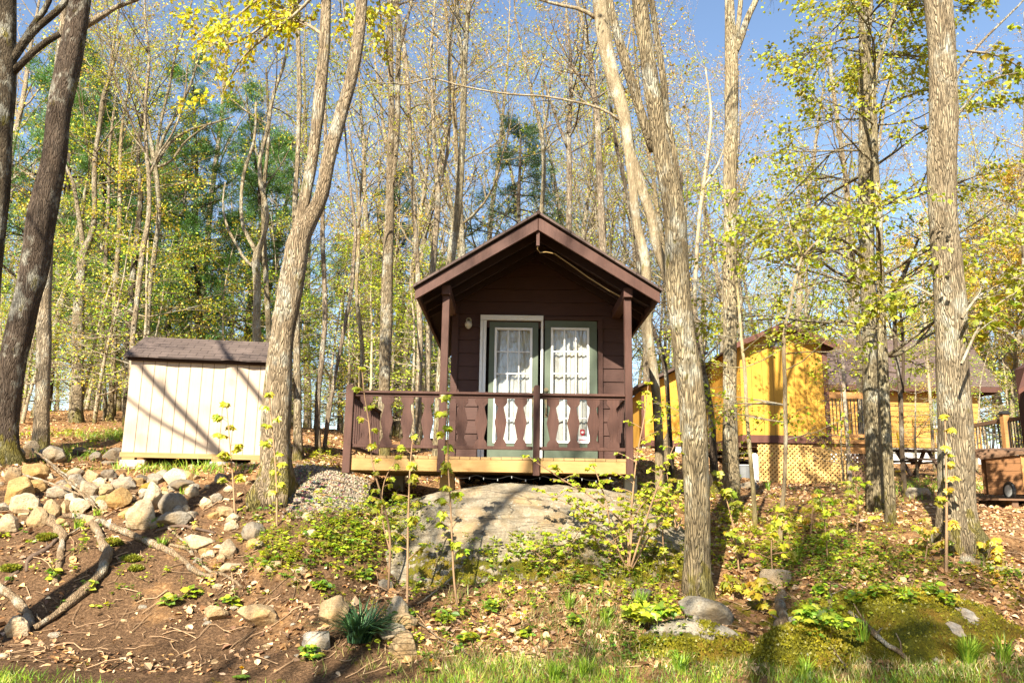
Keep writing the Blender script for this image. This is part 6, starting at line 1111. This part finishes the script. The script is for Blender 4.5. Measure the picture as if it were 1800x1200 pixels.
log('thin bare stick leaning below the bedrock near the daffodils', [(735, 1068, 3), (765, 1046, 3), (795, 1022, 3)], rise=4)
log('reddish bramble cane arching on the soil right of the stones', [(735, 1104, 2.5), (765, 1124, 2.5), (800, 1140, 2.5), (826, 1158, 2)], rise=6)
log('grey stick at the foot of the middle tree', [(1178, 1040, 3), (1200, 1050, 4), (1230, 1062, 3)], rise=2)
p = hit2(668, 918); mb = MB(); mb.box((0, 0, 0.02), (0.1, 0.5, 0.06), 0.55); o = mb.build('board_offcut', BROWN, None, loc=p + np.array([0, .1, .03])); o.rotation_euler = (0.25, 0, 0); tag(o, 'reddish brown board offcut beside the bedrock', 'board')
for px, py, s, lab in ((195, 955, 1, 'bright moss cushion beside the bent forked branch'), (230, 985, .8, 'round moss cushion right of the curved pale log'), (20, 1000, .8, 'moss cushion near the left edge'), (238, 1000, .6, 'small moss cushion below the round one'), (275, 960, .5, 'tiny moss cushion by the long branch'), (85, 945, .9, 'moss cushion between the pile and the dark branch')):
    p = hit(px, py); V, F = rock_mesh(int(px), (.3 * s, .22 * s, .1 * s), 2, ICO3); m = MB(); m.add(V, F, (1.2, 1.2, 1.2)); o = m.build('moss_cushion', MROCK, None, loc=p + np.array([0, 0, .005]), smooth=True); o.color = (.3, .3, .2, 1); tag(o, lab, 'moss')
    n = 1500; a = V[rng.integers(0, len(V), n)] + rng.normal(size=(n, 3)) * .006; m = MB(); m.leaves(BLADE, a, a + UP * .08 + rng.normal(size=(n, 3)) * .04, rng.normal(size=(n, 3)), rng.uniform(.012, .028, n), np.clip(np.array([(.2, .22, .02)]) * (1 + .25 * rng.normal(size=(n, 1))), .02, 1)); k = m.build('moss', GRASSM, o); k['kind'] = 'stuff'

# ------------------------------------------------------------------ saplings and shrubs
def sapling(label, pts, w, pal, nodes, size, tw=0.16, per=6, name='maple_sapling', tmpl=MAPLE, group=None, lo=0.25, extra=None, stemcol=(0.30, 0.19, 0.11), droop=0.9):
    b = hit2(*pts[0]); Yb = b[1]; r = w / 2 * mpp(*pts[0], Yb); t = empty(name, tuple(b), label, 'sapling' if 'sapling' in name else 'shrub', group); wd, lf = MB(), MB(); pos, ax = [], []
    for si, st in enumerate([pts] + (extra or [])):
        P = np.array([(*(at(px, py, Yb + (0 if si == 0 else (si % 3 - 1) * .12 * min(1, k)))), r * (1 - .65 * k / (len(st) - 1))) for k, (px, py) in enumerate(st)])
        if si == 0: P[0, :3] = b - np.array([0, 0, .03])
        sm = smooth_path(P, .05); wd.tube(sm[:, :3], np.clip(sm[:, 3], .0025, 1), 6, cap=False, col=stemcol)
        nodes_ = nodes + 3
        for k in range(nodes_):
            f = lo + (1 - lo) * (k + .5 * rng.random()) / nodes_; i = int(f * (len(sm) - 1)); a = rng.uniform(0, 6.28); L = tw * rng.uniform(.4, 1.2) * (1.2 - .7 * f); d = np.array([math.cos(a), math.sin(a) * .7, rng.uniform(.1, .7)]); e = sm[i, :3] + d * L if k < nodes_ - 1 else sm[-1, :3]
            if k < nodes_ - 1: wd.tube([sm[i, :3], sm[i, :3] + d * L * .5 + UP * L * .05, e], max(.0018, sm[i, 3] * .45), 4, cap=False, col=stemcol)
            for j in range(rng.poisson(per) + 3):
                b2 = rng.uniform(0, 6.28); q = sm[i, :3] + (e - sm[i, :3]) * rng.uniform(.5, 1.0) if k < nodes_ - 1 else e; h = np.array([math.cos(b2), math.sin(b2), 0]); pos.append(q + h * .012); ax.append(h * rng.uniform(.4, 1) - UP * droop * rng.uniform(.2, 1.1))
    n = len(pos); pl = [pal] if isinstance(pal, str) else pal; ch = rng.integers(0, len(pl), n); C = np.zeros((n, 3))
    for i, q in enumerate(pl): C[ch == i] = colvar(rng, q, int((ch == i).sum()))
    lf.leaves(tmpl, pos, ax, UP * .9 + rng.normal(size=(n, 3)) * .4 - np.array([0, .3, 0]), size * rng.uniform(.6, 1.25, n), C); wd.build('stem', STEM, t, origin=b, smooth=True); lf.build('foliage', LEAF, t, origin=b); return t
SL_ = 'maple saplings of the bank'
sapling('maple sapling with drooping yellow leaves in front of the shed', [(413, 905), (410, 850), (404, 780), (398, 708)], 4, ['maple', 'yellow'], 9, .085, .28)
sapling('maple sapling in front of the leaning double trunk', [(487, 925), (486, 850), (480, 770), (472, 690)], 4, ['maple', 'yellow'], 8, .08, .2)
sapling('tall thin pale sapling crossing the left porch railing', [(683, 1040), (683, 923), (670, 870), (656, 820), (648, 740), (640, 690), (636, 645)], 4.5, ['yg', 'maple'], 9, .07, .2)
sapling('sapling stem crossing the rim board between the porch posts', [(716, 1058), (718, 899), (721, 820), (726, 765)], 4.5, ['maple', 'yg'], 9, .075, .3)
sapling('leafy maple sapling standing before the left porch post', [(806, 1075), (799, 1027), (795, 958), (792, 889), (788, 820), (787, 760), (785, 695)], 4.5, ['maple', 'lime'], 11, .085, .2)
sapling('thin sapling on the left flank of the bedrock', [(690, 985), (672, 905), (676, 845), (700, 800)], 3, ['yg', 'maple'], 6, .07, .2)
sapling('olive maple sapling right against the middle tree', [(1300, 1010), (1290, 930), (1275, 870), (1262, 828)], 3.5, ['maple', 'olive'], 9, .09, .28)
sapling('golden leafed maple sapling right of the middle tree', [(1358, 1010), (1356, 960), (1360, 925), (1372, 892)], 3, ['yellow', 'maple'], 7, .10, .3)
sapling('yellow maple sapling in leaf litter beneath the ochre cabin', [(1425, 940), (1428, 900), (1436, 868)], 3, ['yellow', 'gold'], 5, .085, .22)
sapling('slender sapling before the largest trunk with sparse gold leaves', [(1663, 1005), (1664, 900), (1663, 800), (1661, 728)], 6, ['gold', 'yellow'], 8, .085, .16, 3)
sapling('low golden maple seedling at the foot of the middle tree', [(1345, 1078), (1342, 1045), (1336, 1015)], 3, ['yellow', 'gold'], 5, .10, .22)
sapling('low maple seedling with orange leaves by the middle trunk', [(1298, 1050), (1290, 1030), (1280, 1010)], 3, ['gold', 'maple'], 4, .09, .2)
sapling('olive maple sapling at the bedrock edge left of the middle tree', [(1172, 1005), (1165, 940), (1172, 880), (1180, 840)], 3, ['maple', 'olive', 'yg'], 9, .08, .28)
sapling('sapling in the leaf litter left of the slim leafy maple', [(1506, 945), (1508, 880), (1500, 820)], 3, ['lime', 'yg'], 8, .07, .3)
sapling('bushy lime sapling beside the slim young tree', [(1455, 985), (1450, 920), (1440, 860)], 3, ['lime', 'yg'], 9, .07, .3)
sapling('orange tinted sapling on the mossy foot of the largest tree', [(1625, 985), (1630, 950), (1622, 910)], 3, ['bronze', 'gold', 'maple'], 6, .09, .25)
sapling('small gold sapling right of the largest trunk base', [(1745, 1000), (1740, 970), (1752, 945)], 3, ['gold', 'maple'], 5, .08, .22)
sapling('seedling with three lobed green leaves left of the jagged rock', [(1120, 1105), (1125, 1085), (1130, 1065)], 2.5, ['lime'], 7, .11, .28, lo=.5, droop=.15)
sapling('second lobed green seedling against the jagged rock', [(1165, 1095), (1160, 1080), (1155, 1062)], 2.5, ['lime', 'green'], 6, .11, .26, lo=.5, droop=.15)
sapling('green raspberry like seedling between the two moss rocks', [(1425, 1100), (1428, 1080), (1424, 1062)], 2.5, ['lime', 'green'], 7, .10, .26, lo=.4, droop=.2)
sapling('darker green seedling beside the short log end', [(1458, 1125), (1462, 1098), (1456, 1075)], 2.5, ['green', 'lime'], 7, .10, .26, lo=.4, droop=.2)
sapling('green weed growing against the pale grey tilted stone', [(550, 1158), (548, 1146), (546, 1132)], 2, ['green', 'lime'], 5, .07, .1, lo=.4, droop=.1)
for k, (px, py) in enumerate([(405, 1068), (300, 1065), (640, 1020), (780, 1090), (860, 1075), (925, 1120), (820, 1130), (1010, 1100), (470, 1005), (560, 1040), (1500, 1060), (1600, 1060), (1660, 1065), (340, 1050), (90, 1020), (150, 1040), (1540, 1050), (1640, 1045), (1440, 1045)]):
    sapling('low green seedling with a few rounded leaves on the bank', [(px, py), (px + 2, py - 9), (px + 3, py - 20)], 2, ['lime', 'green'], 4, .085, .1, 3, 'seedling_shrub', OVAL, 'low seedlings scattered on the bank', .5, droop=.1)
ex = [[(1104, 1000), (1100, 930), (1050, 880), (985, 840), (925, 800)], [(1104, 1000), (1085, 940), (1010, 890), (942, 858)], [(1108, 1000), (1140, 900), (1165, 830), (1195, 760)], [(1100, 1000), (1075, 930), (1062, 870), (1042, 815)], [(1110, 1000), (1150, 930), (1200, 885)], [(1104, 1000), (1070, 950), (1000, 930)], [(1106, 990), (1120, 900), (1165, 850)], [(1102, 1000), (1060, 970), (1030, 910), (1000, 870)]]
sapling('airy lime green shrub spreading in front of the right porch corner', [(1106, 1012), (1110, 900), (1120, 800), (1133, 730), (1140, 672)], 4, ['lime', 'yg'], 15, .055, .26, 6, 'leafy_shrub', L4, None, .25, ex, droop=.4)
sapling('small shrub with lime leaves on the moss in front of the bedrock', [(975, 1010), (970, 975), (960, 935)], 3, ['lime'], 10, .06, .3, 5, 'leafy_shrub', L4, None, .3, [[(975, 1005), (940, 970), (905, 955)], [(975, 1005), (1000, 960), (1020, 930)]], droop=.3)
sapling('yellow green bush right of the porch corner beyond the shrub', [(1190, 935), (1180, 880), (1172, 830)], 3, ['yg', 'lime'], 10, .065, .35, 5, 'leafy_shrub', L4, None, .3, [[(1190, 930), (1150, 890), (1130, 850)], [(1190, 930), (1210, 880), (1215, 830)]], droop=.4)

rng = np.random.default_rng(71)
for k in range(34):  # unseen tree row added to keep low sky light off the porch
    x = -46 + 92 * (k + .5) / 34 + rng.normal(); y = -24 - 9 * rng.random()
    if k in (16, 17): continue
    put(['und1', 'pine0', 'und3', 'bare3', 'und0', 'pine1'][k % 6], x, y, 'unseen tree added beyond the lawn to block low sky light', 'unseen trees added beyond the lawn', [1.3, .8, 1.3, .8, 1.5, .75][k % 6])
